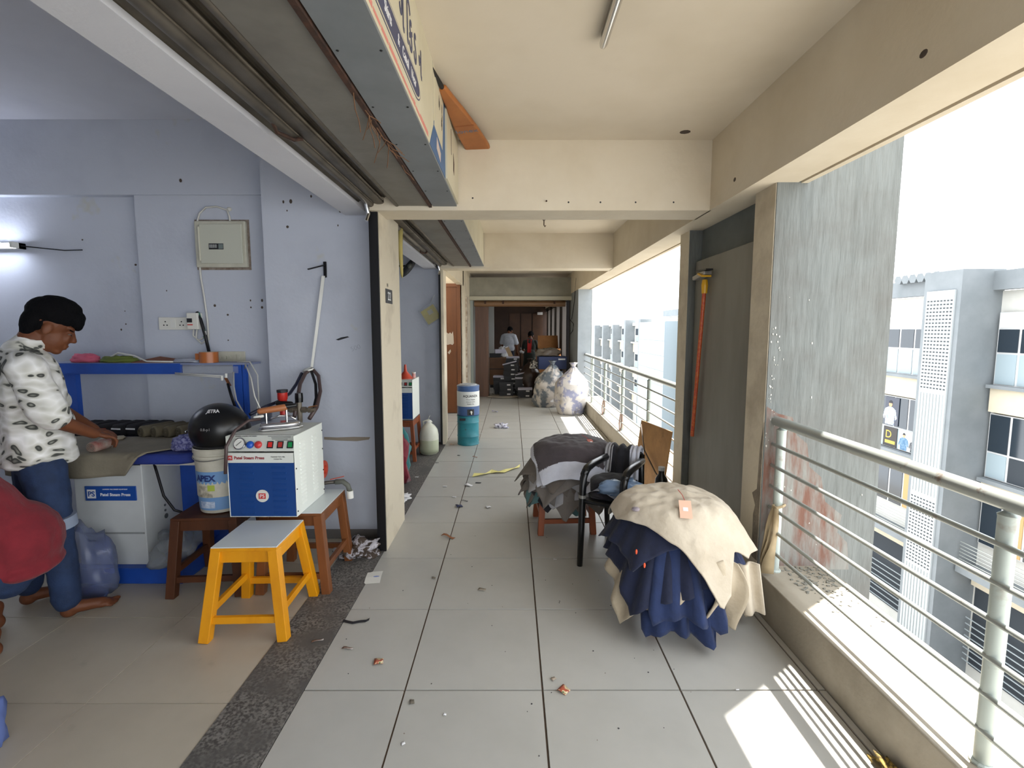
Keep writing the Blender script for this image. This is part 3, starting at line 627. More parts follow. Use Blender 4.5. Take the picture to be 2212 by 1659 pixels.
        MB().tube([(x1 + .15, D + .045, 0), (x1 + .152, D + .044, -.05)], .021, 12).build('hose_cap', white, t)
    return t
b1 = boiler('blue and white steam press boiler with gauge on the near stool', (-1.42, 2.635, .495), 0)
# valve cluster behind the boiler
vv = thing('valve_cluster', 'grimy brass valve fittings standing behind the near boiler', 'valve', (-1.35, 3.10, .495))
br = M('brass_grimy', '#7d7568', .45, .6)
q = onY(647, 885, 3.08)
MB().tube([(q.x, 3.08, .6), (q.x, 3.08, q.z + .06)], .016, 10).build('riser', br, vv, world=True)
MB().tube([q + Vector((-.11, 0, 0)), q, q + Vector((.10, 0, 0))], .014, 10).build('cross_pipe', br, vv, world=True)
for dx in (-.05, .03, .07): MB().lathe([(.021, -.012), (.021, .012)], q + Vector((dx, 0, 0)), 6, 'x').build('union_nut', br, vv, world=True)
MB().lathe([(.024, 0), (.026, .03), (.024, .06)], q + Vector((0, 0, .05)), 10).build('solenoid', black, vv, world=True)
MB().bar(q + Vector((.07, -.01, .02)), q + Vector((.12, -.02, .03)), .02, .006).build('copper_tap', M('copper', '#a06a3e', .4, .6), vv, world=True)
rv = thing('red_valve', 'red safety valve with black knob behind the iron', 'valve', onY(620, 900, 2.98))
q = onY(612, 895, 3.0)
MB().lathe([(.02, 0), (.018, .05), (.026, .055), (.026, .095), (.03, .10), (.03, .14), (.02, .145)], (q.x, q.y, q.z), 14).build('body', redp, rv, world=True, smooth='auto')
MB().lathe([(.033, .142), (.033, .158)], (q.x, q.y, q.z), 14).build('cap', ink, rv, world=True); MB().cap(q + Vector((-.02, -.02, .075)), q + Vector((.06, -.02, .07)), .017).build('knob', black, rv, world=True, smooth=True)
# steam iron resting on the boiler
ir = thing('steam_iron', 'chrome steam iron with wooden handle lying on the boiler', 'iron', (-1.40, 2.83, .965), R(22))
sole = [(-.11, -.05), (-.09, -.058), (.05, -.05), (.11, -.02), (.13, 0), (.11, .02), (.05, .05), (-.09, .058), (-.11, .05)]
MB().prism(sole, .002, .014).build('sole_plate', chrome, ir, bevel=.003)
MB().prism([(x * .93, y * .9) for x, y in sole], .014, .045).build('body', M('iron_steel', '#c9c9cc', .25, .9), ir, bevel=.012, smooth=True)
MB().cap((-.10, 0, .115), (.03, 0, .13), .018, .021).build('handle', M('handle_wood', '#a5663d', .45), ir, smooth=True)
for x in (-.07, .04): MB().tube([(x, 0, .04), (x, 0, .115)], .006, 8).build('handle_post', chrome, ir)
MB().cap((.04, 0, .135), (.09, 0, .14), .017, .012).build('trigger_cap', black, ir, smooth=True)
MB().tube([(-.05, .03, .06), (.0, .035, .075), (.06, .03, .07), (.09, .01, .05)], .006, 8).build('steam_pipe', chrome, ir, smooth=True)
MB().tube([(-.10, -.01, .07), (-.16, -.04, .07), (-.22, -.1, .03), (-.26, -.15, -.05), (-.27, -.16, -.2)], .009, 8).build('iron_hose', M('hose_brown'), ir, smooth=True)
MB().tube([(-.09, .01, .10), (-.13, .04, .2), (-.15, .1, .30), (-.2, .28, .38), (-.22, .4, .34)], .004, 6).build('iron_cord', wc, ir, smooth=True)
MB().cap((-.13, 0, .08), (-.09, 0, .085), .009).build('cord_sleeve', white, ir, smooth=True)

# ---------------------------------------------------------------- bucket and helmet
bk = thing('paint_bucket', 'white paint bucket with blue label on the dark stool', 'bucket', (-1.785, 2.85, .475))
MB().lathe([(.112, 0), (.115, .004), (.131, .33), (.137, .332), (.137, .345), (.131, .347), (.132, .36), (.138, .362), (.138, .385), (.134, .39), (.128, .385), (.125, .1), (0.01, .02)], (0, 0, 0), 32).build('shell', M('bucket_white', '#cdcabb', .45, col2='#b8b4a4', scale=8), bk, smooth='auto')
vs = []; fs_ = []; n = 32
for i in range(n + 1):
    a = R(-200) + R(220) * i / n
    for z in (.02, .255): r = .1155 + (.016) * z / .33 + .0012; vs.append((r * math.cos(a), r * math.sin(a), z))
for i in range(n): fs_.append((2 * i, 2 * i + 2, 2 * i + 3, 2 * i + 1))
MB().add(vs, fs_).build('label', M('bucket_label', '#6f98c8', .5), bk, smooth=True)
def cyl_warp(r, a0, z0, rise=0.):
    return lambda x, y, z: ((r + z) * math.cos(a0 + x / r), (r + z) * math.sin(a0 + x / r), z0 + y)
text('APEX', .05, (0, 0, 0), (1, 0, 0), ez, M('ink_navy', '#20356f', .6), bk, 'bucket_lettering', world=False, warp=cyl_warp(.1305, R(-98), .215), bold=.002)
def cyl_patch(r, a0, a1, z0, z1, n=8):
    vs = []; fs_ = []
    for i in range(n + 1):
        a = a0 + (a1 - a0) * i / n; vs += [(r * math.cos(a), r * math.sin(a), z0), (r * math.cos(a), r * math.sin(a), z1)]
    for i in range(n): fs_.append((2 * i, 2 * i + 2, 2 * i + 3, 2 * i + 1))
    return MB().add(vs, fs_)
cyl_patch(.1268, R(-122), R(-80), .10, .17).build('label_picture', M('pic_cream', '#cfc9b8', .6, col2='#7d7767', scale=30), bk, smooth=True)
cyl_patch(.1272, R(-92), R(-74), .14, .175).build('label_corner', M('pic_lime', '#a8b84a', .6), bk, smooth=True)
cyl_patch(.124, R(-118), R(-76), .035, .075).build('label_text', M('pic_white', '#c9d4e0', .6, col2='#7f97bd', scale=40), bk, smooth=True)
MB().tube([(.139 * math.cos(R(a)), .139 * math.sin(R(a)), .352 - .03 * math.sin(R(a + 190))) for a in range(-190, 0, 12)], .003, 5).build('bail', M('wire_grey', '#8a8a86', .4, .7), bk, smooth=True)
hm = thing('helmet', 'glossy black motorcycle helmet resting in the bucket', 'helmet', (-1.775, 2.845, .86))
mb = MB(); vs = []; fs_ = []; n, m = 28, 14
for i in range(m + 1):
    ph = R(-38) + (R(90) - R(-38)) * i / m
    for j in range(n):
        t = 2 * math.pi * j / n; k = 1 + .10 * max(0, math.cos(t)) * max(0, math.cos(ph)) ** 2
        vs.append((.165 * k * math.cos(ph) * math.cos(t), .145 * math.cos(ph) * math.sin(t), .155 * math.sin(ph) + .105))
for i in range(m):
    for j in range(n): j2 = (j + 1) % n; fs_.append((i * n + j, i * n + j2, (i + 1) * n + j2, (i + 1) * n + j))
mb.add(vs, fs_).build('shell', black, hm, smooth=True)
MB().tube([(.168 * math.cos(R(a)) * .80, .148 * math.sin(R(a)) * .80, .012) for a in range(0, 361, 15)], .009, 6).build('rim_trim', M('rubber', '#1c1c1e', .7), hm, smooth=True)
hw = lambda k: (lambda x, y, z: tuple(Vector((0, 0, .105)) + Vector((math.sin(R(-8) + x / .15) * math.cos(k + y / .15) * .1685, -math.cos(R(-8) + x / .15) * math.cos(k + y / .15) * .150, math.sin(k + y / .15) * .158)) * (1 + z)))
text('JETRA', .034, (0, 0, 0), (1, 0, 0), ez, inkwhite, hm, 'helmet_lettering', world=False, warp=lambda x, y, z: hw(R(50))(x + .06, y, z), bold=.0008)
text('0.8-p1', .02, (0, 0, 0), (1, 0, 0), ez, M('ink_grey', '#9a9a9a', .6), hm, 'helmet_lettering', world=False, warp=lambda x, y, z: hw(R(8))(x + .03, y, z))
MB().cap((-.158, -.05, .10), (-.156, -.07, .10), .006).build('visor_stud', chrome, hm, smooth=True)

# ---------------------------------------------------------------- ironing table with blue shelf frame
tbl = thing('ironing_table', 'white and blue vacuum ironing table with nameplate', 'table', (-2.45, 3.05, 0))
MB().box(-2.72, 2.80, 0, -2.03, 3.38, .10).build('base', blue, tbl, bevel=.006, world=True)
cbm = M('cabinet_white', '#c6cacb', .5, col2='#b4b8ba', scale=2)
cab = MB().box(-2.69, 2.85, .10, -2.27, 3.3, .755).build('cabinet', cbm, tbl, bevel=.004, world=True)
MB().box(-2.68, 2.846, .30, -2.28, 2.852, .31).build('panel_seam', M('seam_grey', '#8d9192', .6), cab, world=True)
MB().box(-2.62, 2.842, .515, -2.31, 2.851, .605).build('nameplate', M('plate_blue', '#1d4b9b', .4), cab, world=True)
text('Patel Steam Press', .026, (-2.435, 2.8415, .552), (1, 0, 0), ez, inkwhite, tbl, 'nameplate_lettering', bold=.0006)
MB().box(-2.607, 2.8405, .53, -2.555, 2.843, .585).build('logo_square', inkwhite, cab, world=True)
text('PS', .045, (-2.581, 2.840, .556), (1, 0, 0), ez, M('plate_blue'), tbl, 'logo_lettering', bold=.001)
text('LAUNDRY MACHINERY EQUIPMENT', .0095, (-2.435, 2.8415, .586), (1, 0, 0), ez, inkwhite, tbl, 'nameplate_lettering')
MB().box(-2.47, 2.843, .70, -2.35, 2.86, .765).build('blue_tab', blue, cab, world=True)
for y, z, r in ((3.02, .42, .008), (3.02, .385, .008), (3.025, .345, .016)): MB().lathe([(r, -.002), (r, .003)], (-2.27, y, z), 12, 'x').build('side_port', M('port_grey', '#55585a', .5), cab, world=True)
MB().box(-2.27, 3.18, .1, -2.1, 3.3, .74).build('side_leg', blue, tbl, bevel=.004, world=True)
MB().tube([(-2.2, 2.86, .755), (-2.17, 2.84, .70), (-2.13, 2.83, .55), (-2.07, 2.83, .46), (-2.0, 2.86, .42)], .008, 6).build('power_cord', blacksteel, tbl, smooth=True, world=True)
def pad(x0, x1, y0, y1, z0, z1): return [(x0 + .03, y0), (x1 - .10, y0), (x1 - .03, y0 + .04), (x1, y0 + .14), (x1, y1 - .1), (x1 - .06, y1), (x0, y1), (x0, y0 + .03)]
MB().prism(pad(-3.0, -1.90, 2.78, 3.42, 0, 0), .755, .82).build('padded_top', M('pad_blue', '#1a2f7c', .8, col2='#15266a', scale=5, bump=.2), tbl, bevel=.018, world=True, seg=3, smooth=True)
MB().box(-2.95, 2.85, .735, -1.93, 3.38, .757).build('top_tray', M('tray_white', '#c9c6bc', .6), tbl, world=True)
# shelf frame stands on the table: part of the table
YS = 3.42
a = onY(125, 775, YS); b_ = onY(552, 790, YS); zt = b_.z + .02
MB().box(-3.13, YS - .02, .80, -3.27, YS + .02, zt).build('shelf_post', blue, tbl, world=True)
MB().box(-1.99, YS - .03, .76, -1.93, YS + .02, zt).build('shelf_post', blue, tbl, world=True); MB().box(-1.925, YS - .03, .76, -1.90, YS + .0, zt).build('shelf_post', blue, tbl, world=True)
MB().box(-3.3, YS - .06, zt - .075, -2.35, YS - .03, zt).build('shelf_rail', blue, tbl, world=True)
MB().box(-3.3, YS - .052, zt - .010, -1.86, YS + .1, zt + .004).build('shelf_board', M('shelf_grey', '#7d86a3', .5), tbl, world=True)
MB().box(-2.36, YS - .045, zt - .07, -1.95, YS - .035, zt - .02).build('clear_sheet', M('plastic_film', '#c5cbd6', .2, alpha=.15), tbl, world=True)
for dz in (-.085, -.095): MB().tube([(-2.37, YS - .08, zt + dz + .02), (-2.2, YS - .09, zt + dz + .01), (-2.02, YS - .1, zt + dz)], .004, 5).build('cord', wc, tbl, smooth=True, world=True)
for x in (-2.03, -2.0): MB().lathe([(.008, 0), (.009, .03)], (x, YS - .1, zt - .115 + (x + 2.03) * .6), 8).build('cord_plug', white, tbl, world=True)
MB().bar((-2.03, YS - .06, zt - .1), (-2.0, YS - .06, zt - .16), .02, .01).build('wood_peg', woodbrown, tbl, world=True)
MB().tube([(-2.01, YS - .07, zt - .14), (-1.98, YS - .09, zt - .22), (-1.95, YS - .1, zt - .3)], .009, 6).build('short_lead', blacksteel, tbl, smooth=True, world=True)
MB().tube([(-1.97, YS - .06, zt - .06), (-1.95, YS - .1, zt - .16), (-1.88, YS - .2, zt - .24), (-1.75, YS - .35, zt - .3), (-1.62, YS - .55, zt - .34)], .005, 6).build('looped_cord', wc, tbl, smooth=True, world=True)
MB().tube([(-1.95, YS - .04, zt + .01), (-1.85, YS - .06, zt + .012), (-1.78, YS - .1, zt - .08), (-1.70, YS - .25, zt - .24), (-1.62, YS - .45, zt - .33)], .005, 6).build('looped_cord', wc, tbl, smooth=True, world=True)
ZT = zt + .004
# things on the shelf
def crumple(name, label, cat, loc, r, mat, seed=0, amp=.5, n=26, m=14, group=None, flat=.0):
    vs = []; fs_ = []
    for i in range(m + 1):
        ph = math.pi * i / m - math.pi / 2
        for j in range(n):
            t = 2 * math.pi * j / n; q = Vector((math.cos(ph) * math.cos(t), math.cos(ph) * math.sin(t), math.sin(ph)))
            k = 1 + amp * (noise.noise(q * 1.7 + Vector((seed, 3, 1))) + .6 * noise.noise(q * 4.1 + Vector((seed, 7, 2))))
            p = Vector((q.x * r[0], q.y * r[1], q.z * r[2])) * k; p.z = max(p.z, -r[2] * .55); vs.append(p + Vector((0, 0, r[2] * .55)))
    for i in range(m):
        for j in range(n): j2 = (j + 1) % n; fs_.append((i * n + j, i * n + j2, (i + 1) * n + j2, (i + 1) * n + j))
    mb = MB(); mb.add(vs, fs_)
    o = mb.build(name, mat, None, smooth=True); o.location = loc; return tag(o, label, cat, group)
crumple('folded_cloth', 'crumpled pink cloth on the blue shelf', 'cloth', (-3.06, YS, ZT), (.10, .05, .04), M('cloth_pink', '#c65f78', .9), 1)
crumple('folded_cloth', 'olive green cloth bundle on the blue shelf', 'cloth', (-2.82, YS, ZT), (.12, .06, .03), M('cloth_olive', '#5d6b2c', .9), 2)
crumple('plastic_bag', 'flattened clear plastic bag on the blue shelf', 'bag', (-2.32, YS, ZT), (.12, .05, .018), M('plastic_clear', '#b5bac8', .2, alpha=.7), 3)
fb_ = thing('brown_folder', 'thin brown card folder lying on the blue shelf', 'folder', (-2.55, YS, ZT)); MB().add([(-.15, -.05, .0), (.13, -.05, .0), (.16, .05, .012), (-.02, .06, .035), (-.15, -.05, .004), (.13, -.05, .005), (.16, .05, .016), (-.02, .06, .04)], [(0, 3, 2, 1), (4, 5, 6, 7), (0, 1, 5, 4), (1, 2, 6, 5), (2, 3, 7, 6), (3, 0, 4, 7)]).build('cover', M('card_brown', '#71422c', .7), fb_)
tp_ = thing('tape_roll', 'roll of brown packing tape standing on the blue shelf', 'tape', (-2.17, YS - .01, ZT), R(0))
MB().lathe([(.045, 0), (.06, 0), (.06, .075), (.045, .075), (.045, 0)], (0, 0, 0), 28).build('tape', M('tape_brown', '#a7602f', .35), tp_, smooth='auto'); MB().box(-.085, -.02, .02, -.055, .01, .065).build('loose_end', M('tape_brown'), tp_)
MB().lathe([(.042, -.001), (.045, -.001), (.045, .076), (.042, .076), (.042, -.001)], (0, 0, 0), 28).build('core', M('card_core', '#b9a58c', .8), tp_, smooth='auto')
mb = MB().tube([(-2.9, YS - .02, ZT + .02), (-2.8, YS - .03, ZT + .07), (-2.68, YS - .04, ZT + .05), (-2.58, YS - .06, ZT + .012), (-2.4, YS - .05, ZT + .008)], .006, 6)
single('loose_cord', mb, wc, 'white cord curled over the olive cloth on the shelf', 'cord', (-2.6, YS, ZT), smooth=True)
# garments on the ironing table
def sheet(fn, nu, nv):
    vs = [fn(i / nu, j / nv) for i in range(nu + 1) for j in range(nv + 1)]; fs_ = [(i * (nv + 1) + j, (i + 1) * (nv + 1) + j, (i + 1) * (nv + 1) + j + 1, i * (nv + 1) + j + 1) for i in range(nu) for j in range(nv)]
    return MB().add(vs, fs_)
def kh(u, v):
    x = -2.98 + .96 * u; e = .10 * max(0, (x + 2.25)) / .3; y = 3.22 - .02 * math.sin(4 * u) - v * (.575 - e * .5)
    z = .83 + .004 * noise.noise(Vector((x * 9, y * 9, 0)))
    lim = 2.765
    if x > -2.28: y += (x + 2.28) * 1.1
    if y < lim: z -= (lim - y) * 1.0; y = lim - .03 + .012 * math.sin(18 * x) * (lim - y) / .1
    return (x, y, z)
k_ = thing('trousers', 'khaki trousers spread over the ironing table', 'trousers', (-2.5, 3.0, .83)); o = sheet(kh, 44, 30).build('cloth', M('cloth_khaki', '#7f7868', .9, col2='#726b5c', scale=6, bump=.2), k_, smooth=True, solid=.008, world=True)
for k in range(7):
    x = -2.52 + .085 * k; rr = thing('rolled_garment', ['leftmost olive garment roll at the back of the ironing table', 'second olive garment roll from the left on the ironing table', 'third olive garment roll from the left on the ironing table', 'middle of seven olive garment rolls on the ironing table', 'third olive garment roll from the right on the ironing table', 'second olive garment roll from the right on the ironing table', 'rightmost olive garment roll at the back of the ironing table'][k], 'garment', (x, 3.18, .825), R(-24), 'olive garment rolls on the ironing table')
    m_ = M('cloth_drab', '#6b6350', .9, col2='#5b5444', scale=8)
    MB().lathe([(.03, 0), (.042, .01), (.044, .2), (.036, .215)], (0, 0, .043), 14, 'y').build('roll', m_, rr, smooth='auto')
    pts = [((.006 + .028 * i / 40) * math.cos(i * .5), -.001, .043 + (.006 + .028 * i / 40) * math.sin(i * .5)) for i in range(41)]
    MB().tube(pts, .0025, 4).build('roll_spiral', M('cloth_drab_dark', '#4a4436', .9), rr)
for k in range(6):
    x = -3.03 + .10 * k
    gg = thing('folded_garment', ['leftmost black folded garment behind the khaki trousers', 'second black folded garment from the left behind the trousers', 'third black folded garment from the left behind the trousers', 'fourth black folded garment from the left behind the trousers', 'fifth black folded garment from the left behind the trousers', 'rightmost black folded garment next to the olive rolls'][k], 'garment', (x, 3.24, .823), R(-8), 'black folded garments on the ironing table')
    MB().box(-.05, 0, 0, .05, .2, .085).build('fold', M('cloth_black', '#131318', .9), gg, bevel=.02, smooth=True)
    MB().box(-.04, -.004, .05, .03, .02, .06).build('collar_tag', M('tag_orange', '#b5502e', .7) if k < 3 else paper, gg)
crumple('crumpled_shirt', 'crumpled blue and white checked shirt at the table end', 'shirt', (-2.0, 2.93, .82), (.10, .085, .055), M('check_blue', '#8d8fb8', .9, col2='#4a4c86', scale=45, lo=.42, hi=.56), 5, .7)
crumple('paper_packet', 'small cream packet lying beside the folded black garments', 'packet', (-2.66, 3.12, .828), (.08, .05, .018), M('packet_cream', '#a59c88', .8), 8, .3)
crumple('clear_bag', 'large clear plastic bag with blue contents by the cabinet foot', 'bag', (-2.52, 2.7, 0), (.16, .10, .26), M('bag_clear', '#7e88a4', .25, alpha=.55, col2='#3a4a86', scale=4), 6, .35)
crumple('clear_bag', 'crumpled clear plastic sheet on the blue table base', 'bag', (-2.14, 2.93, .10), (.10, .14, .14), M('sheet_clear', '#9aa0a6', .2, alpha=.5), 9, .6)
crumple('printed_rag', 'brown and white printed rag on the floor by the wall', 'rag', (-1.07, 3.17, .004), (.13, .09, .075), M('rag_print', '#b9b6bd', .9, col2='#41352c', scale=22, lo=.46, hi=.54), 11, .7)
crumple('blue_cloth', 'blue cloth bundle at the lower left edge of view', 'cloth', (-1.985, 1.62, 0), (.07, .10, .12), M('cloth_blue', '#5b6ea8', .9), 12, .3)
# ---------------------------------------------------------------- draped garments
def ray_poly(poly, a):
    dx, dy = math.cos(a), math.sin(a); best = 0
    for i in range(len(poly)):
        x1, y1 = poly[i]; x2, y2 = poly[(i + 1) % len(poly)]; ex_, ey_ = x2 - x1, y2 - y1
        den = dx * ey_ - dy * ex_
        if abs(den) < 1e-9: continue
        t = (x1 * ey_ - y1 * ex_) / den; s = (x1 * dy - y1 * dx) / den
        if t > 0 and -1e-6 <= s <= 1 + 1e-6: best = max(best, t)
    return best
def drape(name, parent, mats, ctr, top, poly, rot, R0, steep=75, folds=9, amp=.02, seed=0, wr=.006, nt=110, nr=26, thick=.006, sel=None, floor_z=.012, begin=.55, shift=(0, 0), tiltx=0., tilty=0.):
    """one cloth laid over a rounded heap; the cloth outline is poly (own plane), hanging down outside R0"""
    vs = []; fs_ = []; mi = []; cx, cy = ctr
    sx_, sy_ = shift
    angs = [2 * math.pi * i / nt for i in range(nt)]
    vs.append((cx, cy, top)); loc = [(0, 0)]
    for a in angs:
        rm = ray_poly(poly, a); w_ = a + rot
        Rt = 1 / math.sqrt((math.cos(w_) / R0[0]) ** 2 + (math.sin(w_) / R0[1]) ** 2)
        rho = 0.; z = 0.; prev = 0.
        for j in range(1, nr + 1):
            s = rm * j / nr; ds = s - prev; prev = s
            t = min(1, max(0, ((s - ds / 2) - begin * Rt) / (.75 * Rt))); t = t * t * (3 - 2 * t); ph = R(5 + (steep - 5) * t)
            rho += ds * math.cos(ph); z -= ds * math.sin(ph)
            fall = max(0, s - .8 * Rt) / .25; fold = amp * min(fall, 1.5) * (2.2 * noise.noise(Vector((math.cos(w_) * folds * .42, math.sin(w_) * folds * .42, seed * 1.7))) + .5 * math.sin(folds * 2.1 * w_ + seed))
            q = Vector((s * math.cos(a) * 7, s * math.sin(a) * 7, seed * 3.1)); nz = wr * (noise.noise(q) + .6 * noise.noise(q * 2.7))
            r = rho + fold; x = cx + r * math.cos(w_); y = cy + r * math.sin(w_); zz = top + z + nz * (1 - .5 * t) + tiltx * (x - cx) + tilty * (y - cy)
            if zz < floor_z: zz = floor_z + .004 * noise.noise(q * 2)
            vs.append((x + sx_ * 0, y, zz)); loc.append((s * math.cos(a), s * math.sin(a)))
    for i in range(nt):
        i2 = (i + 1) % nt; fs_.append((0, 1 + i * nr, 1 + i2 * nr))
        for j in range(nr - 1): fs_.append((1 + i * nr + j, 1 + i * nr + j + 1, 1 + i2 * nr + j + 1, 1 + i2 * nr + j))
    mb = MB(); mb.add(vs, fs_)
    if sel:
        for k, f in enumerate(fs_):
            x = sum(loc[v][0] for v in f) / len(f); y = sum(loc[v][1] for v in f) / len(f); mb.mi[k] = sel(x, y)
    return mb.build(name, mats, parent, smooth=True, solid=thick, world=True)
def rect(x0, y0, x1, y1): return [(x0, y0), (x1, y0), (x1, y1), (x0, y1)]
def cloth(n, c, c2=None, sc=7): return M(n, c, .92, col2=c2, scale=sc, bump=.7, bscale=20, sheen=.1)
# stools under the heaps
stool('stool', 'orange brown stool beneath the grey and white shirt heap', (.41, 3.70, 0), R(3), orangewood, None, foot=(.45, .42), seat=(.40, .36), h=.44, leg=.045)
stool('stool', 'orange brown stool beneath the khaki and navy trouser heap', (.885, 2.52, 0), R(4), orangewood, None, foot=(.39, .40), seat=(.36, .36), h=.44, leg=.045)
# heap of shirts
gsh = 'shirts heaped on the far stool'
c1 = cloth('cloth_charcoal', '#4a4347', '#3f393d'); c2_ = cloth('cloth_white', '#c9ccd8', '#b9bcc9'); c3 = cloth('cloth_grey', '#77716c', '#6a645f'); c4 = cloth('cloth_taupe', '#6d655e', '#5e5750'); c5 = cloth('cloth_teal', '#4d6d70'); c6 = cloth('cloth_inkblack', '#1b1b22'); c7 = cloth('cloth_palegrey', '#a9a8ab', '#98979b')
HC = (.48, 3.72)
lay = [(c6, rect(-.42, -.36, .40, .34), 10, .485, 'black shirt at the bottom of the shirt heap'), (c5, rect(-.47, -.30, .3, .36), 55, .495, 'teal shirt peeping out low in the shirt heap'), (c4, rect(-.46, -.38, .40, .40), -20, .505, 'taupe shirt hanging low on the left of the shirt heap'),
       (c7, rect(-.3, -.44, .34, .32), 5, .515, 'pale grey shirt with sleeve hanging under the shirt heap'), (c3, rect(-.47, -.40, .42, .40), 35, .53, 'mid grey shirt halfway down the shirt heap'), (c4, rect(-.50, -.36, .40, .40), -48, .55, 'taupe shirt with folded corner in the shirt heap'),
       (c7, rect(-.40, -.38, .44, .36), 70, .575, 'light grey shirt in the middle of the shirt heap'), (c3, rect(-.44, -.40, .36, .42), 12, .60, 'grey shirt directly under the white shirts'), (c4, rect(-.44, -.28, .36, .36), 28, .625, 'taupe shirt edged out at the left of the shirt heap'),
       (c2_, rect(-.34, -.42, .38, .34), -6, .65, 'lower white shirt of the shirt heap'), (c2_, rect(-.36, -.39, .36, .34), 2, .668, 'upper white shirt of the shirt heap')]
for k, (m_, pl_, rt, zt_, lb) in enumerate(lay):
    g = thing('shirt', lb, 'shirt', (HC[0], HC[1], zt_), 0, gsh)
    drape('cloth', g, m_, HC, zt_ + .012, [(x + random.uniform(-.03, .03), y + random.uniform(-.03, .03)) for x, y in pl_], R(rt), (.29, .25), steep=66 - k, folds=7 + k % 4, amp=.016, seed=k + 1, wr=.007)
g = thing('shirt', 'charcoal shirt with white hem on top of the shirt heap', 'shirt', (HC[0], HC[1], .69), 0, gsh)
drape('cloth', g, [c1, c2_], HC, .712, [(-.30, -.47), (.30, -.48), (.42, -.2), (.38, .36), (-.32, .34), (-.38, -.1)], R(-4), (.30, .26), steep=58, folds=6, amp=.008, seed=20, wr=.014, nt=260, nr=80, sel=lambda x, y: 1 if (y < -.345 or (x > .30 + .1 * y and y < .02) or (x < -.33 and y < .1)) else 0)
q = onY(1262, 950, 3.62); MB().add([(-.035, -.05, 0), (.03, -.055, .004), (.035, .03, .02), (-.03, .035, .016), (-.035, -.05, .002), (.03, -.055, .006), (.035, .03, .022), (-.03, .035, .018)], [(0, 3, 2, 1), (4, 5, 6, 7), (0, 1, 5, 4), (1, 2, 6, 5), (2, 3, 7, 6), (3, 0, 4, 7)])
def hangtag(parent, pos, rot, mat, w_=.045, h_=.075):
    f_ = Matrix.Translation(pos) @ rot.to_4x4()
    o = MB(f_).box(-w_ / 2, -h_, 0, w_ / 2, 0, .002).build('hang_tag', mat, parent, world=True)
    MB(f_).box(-w_ * .2, -h_ * .6, .002, w_ * .2, -h_ * .4, .0026).build('tag_print', inkwhite, o, world=True)
    MB(f_).tube([(0, 0, .001), (-.01, .03, .004), (-.03, .06, .006)], .0015, 4).build('tag_string', redp, o, world=True)
hangtag(g, (.60, 3.66, .705), Matrix.Rotation(R(25), 3, 'Z') @ Matrix.Rotation(R(22), 3, 'X'), M('tag_rust', '#b3523a', .5))
for k, (x, y) in enumerate(((-.04, -.15), (-.06, -.22))): MB().ell((HC[0] + x, HC[1] + y, .712 - .03 - k * .022), .006, 8, 5).build('button', ink, g, world=True)
# black garments on the chair
CH = Vector((.70, 3.20, 0)); crz = math.atan2(-.87, -.49)
ch = thing('plastic_armchair', 'black plastic armchair loaded with clothes', 'chair', CH, crz)
def cl(x, y, z): return (x, y, z)
for sy in (-1, 1):
    y = sy * .135
    MB().tube([(.27, y, 0), (.25, y, .25), (.235, y, .50), (.225, y, .58), (.19, y, .622), (.12, y, .632)], .022, 10, rs=[.019, .022, .024, .025, .025, .023]).build('front_leg', black, ch, smooth=True)
    MB().tube([(-.29, y * .95, 0), (-.26, y * .95, .25), (-.24, y * .95, .44), (-.25, y * .93, .56), (-.28, y * .9, .66)], .022, 10, rs=[.018, .022, .024, .022, .02]).build('rear_leg', black, ch, smooth=True)
    MB().tube([(.215, y, .602), (.16, y, .634), (.05, y, .638), (-.1, y, .628), (-.25, y * .95, .62)], .026, 10).build('armrest', black, ch, smooth=True)
    MB().lathe([(.027, .455), (.027, .475)], (.237, y, 0), 12).build('leg_band', M('band_grey', '#8f8f8c', .3, .5), ch, smooth='auto')
MB().prism([(.25, -.125), (.25, .125), (-.24, .12), (-.24, -.12)], .42, .445).build('seat', black, ch, bevel=.012, smooth=True)
for k in range(7): 
    y = -.10 + .033 * k; MB().bar((-.245, y, .46), (-.285, y, .66), .026, .012, up=(0, 1, 0)).build('back_slat', black, ch, bevel=.003)
MB().tube([(-.28, -.12, .65), (-.29, -.08, .67), (-.292, 0, .675), (-.29, .08, .67), (-.28, .12, .65)], .02, 8).build('top_rail', black, ch, smooth=True)
gch = 'garments on the armchair'
def chp(x, y): v = Matrix.Rotation(crz, 2) @ Vector((x, y)); return (CH.x + v.x, CH.y + v.y)
cc = chp(.02, 0)
for k, (m_, pl_, rt, zt_, lb) in enumerate(((c6, rect(-.25, -.2, .26, .2), crz, .47, 'black trousers folded on the armchair seat'), (cloth('cloth_plum', '#3f3b44', '#232129'), rect(-.24, -.22, .24, .26), crz + .3, .50, 'dark checked shirt heaped on the armchair'), (c2_, rect(-.20, -.24, .22, .2), crz - .2, .53, 'white shirt heaped on the armchair'), (c6, rect(-.26, -.2, .2, .22), crz + .2, .56, 'black shirt on top of the armchair heap'))):
    g = thing('garment', lb, 'garment', (cc[0], cc[1], zt_), 0, gch)
    drape('cloth', g, m_, cc, zt_, [(x * .75, y * .75) for x, y in pl_], rt, (.15, .15), steep=60, folds=6, amp=.014, seed=30 + k, wr=.012, floor_z=.45)
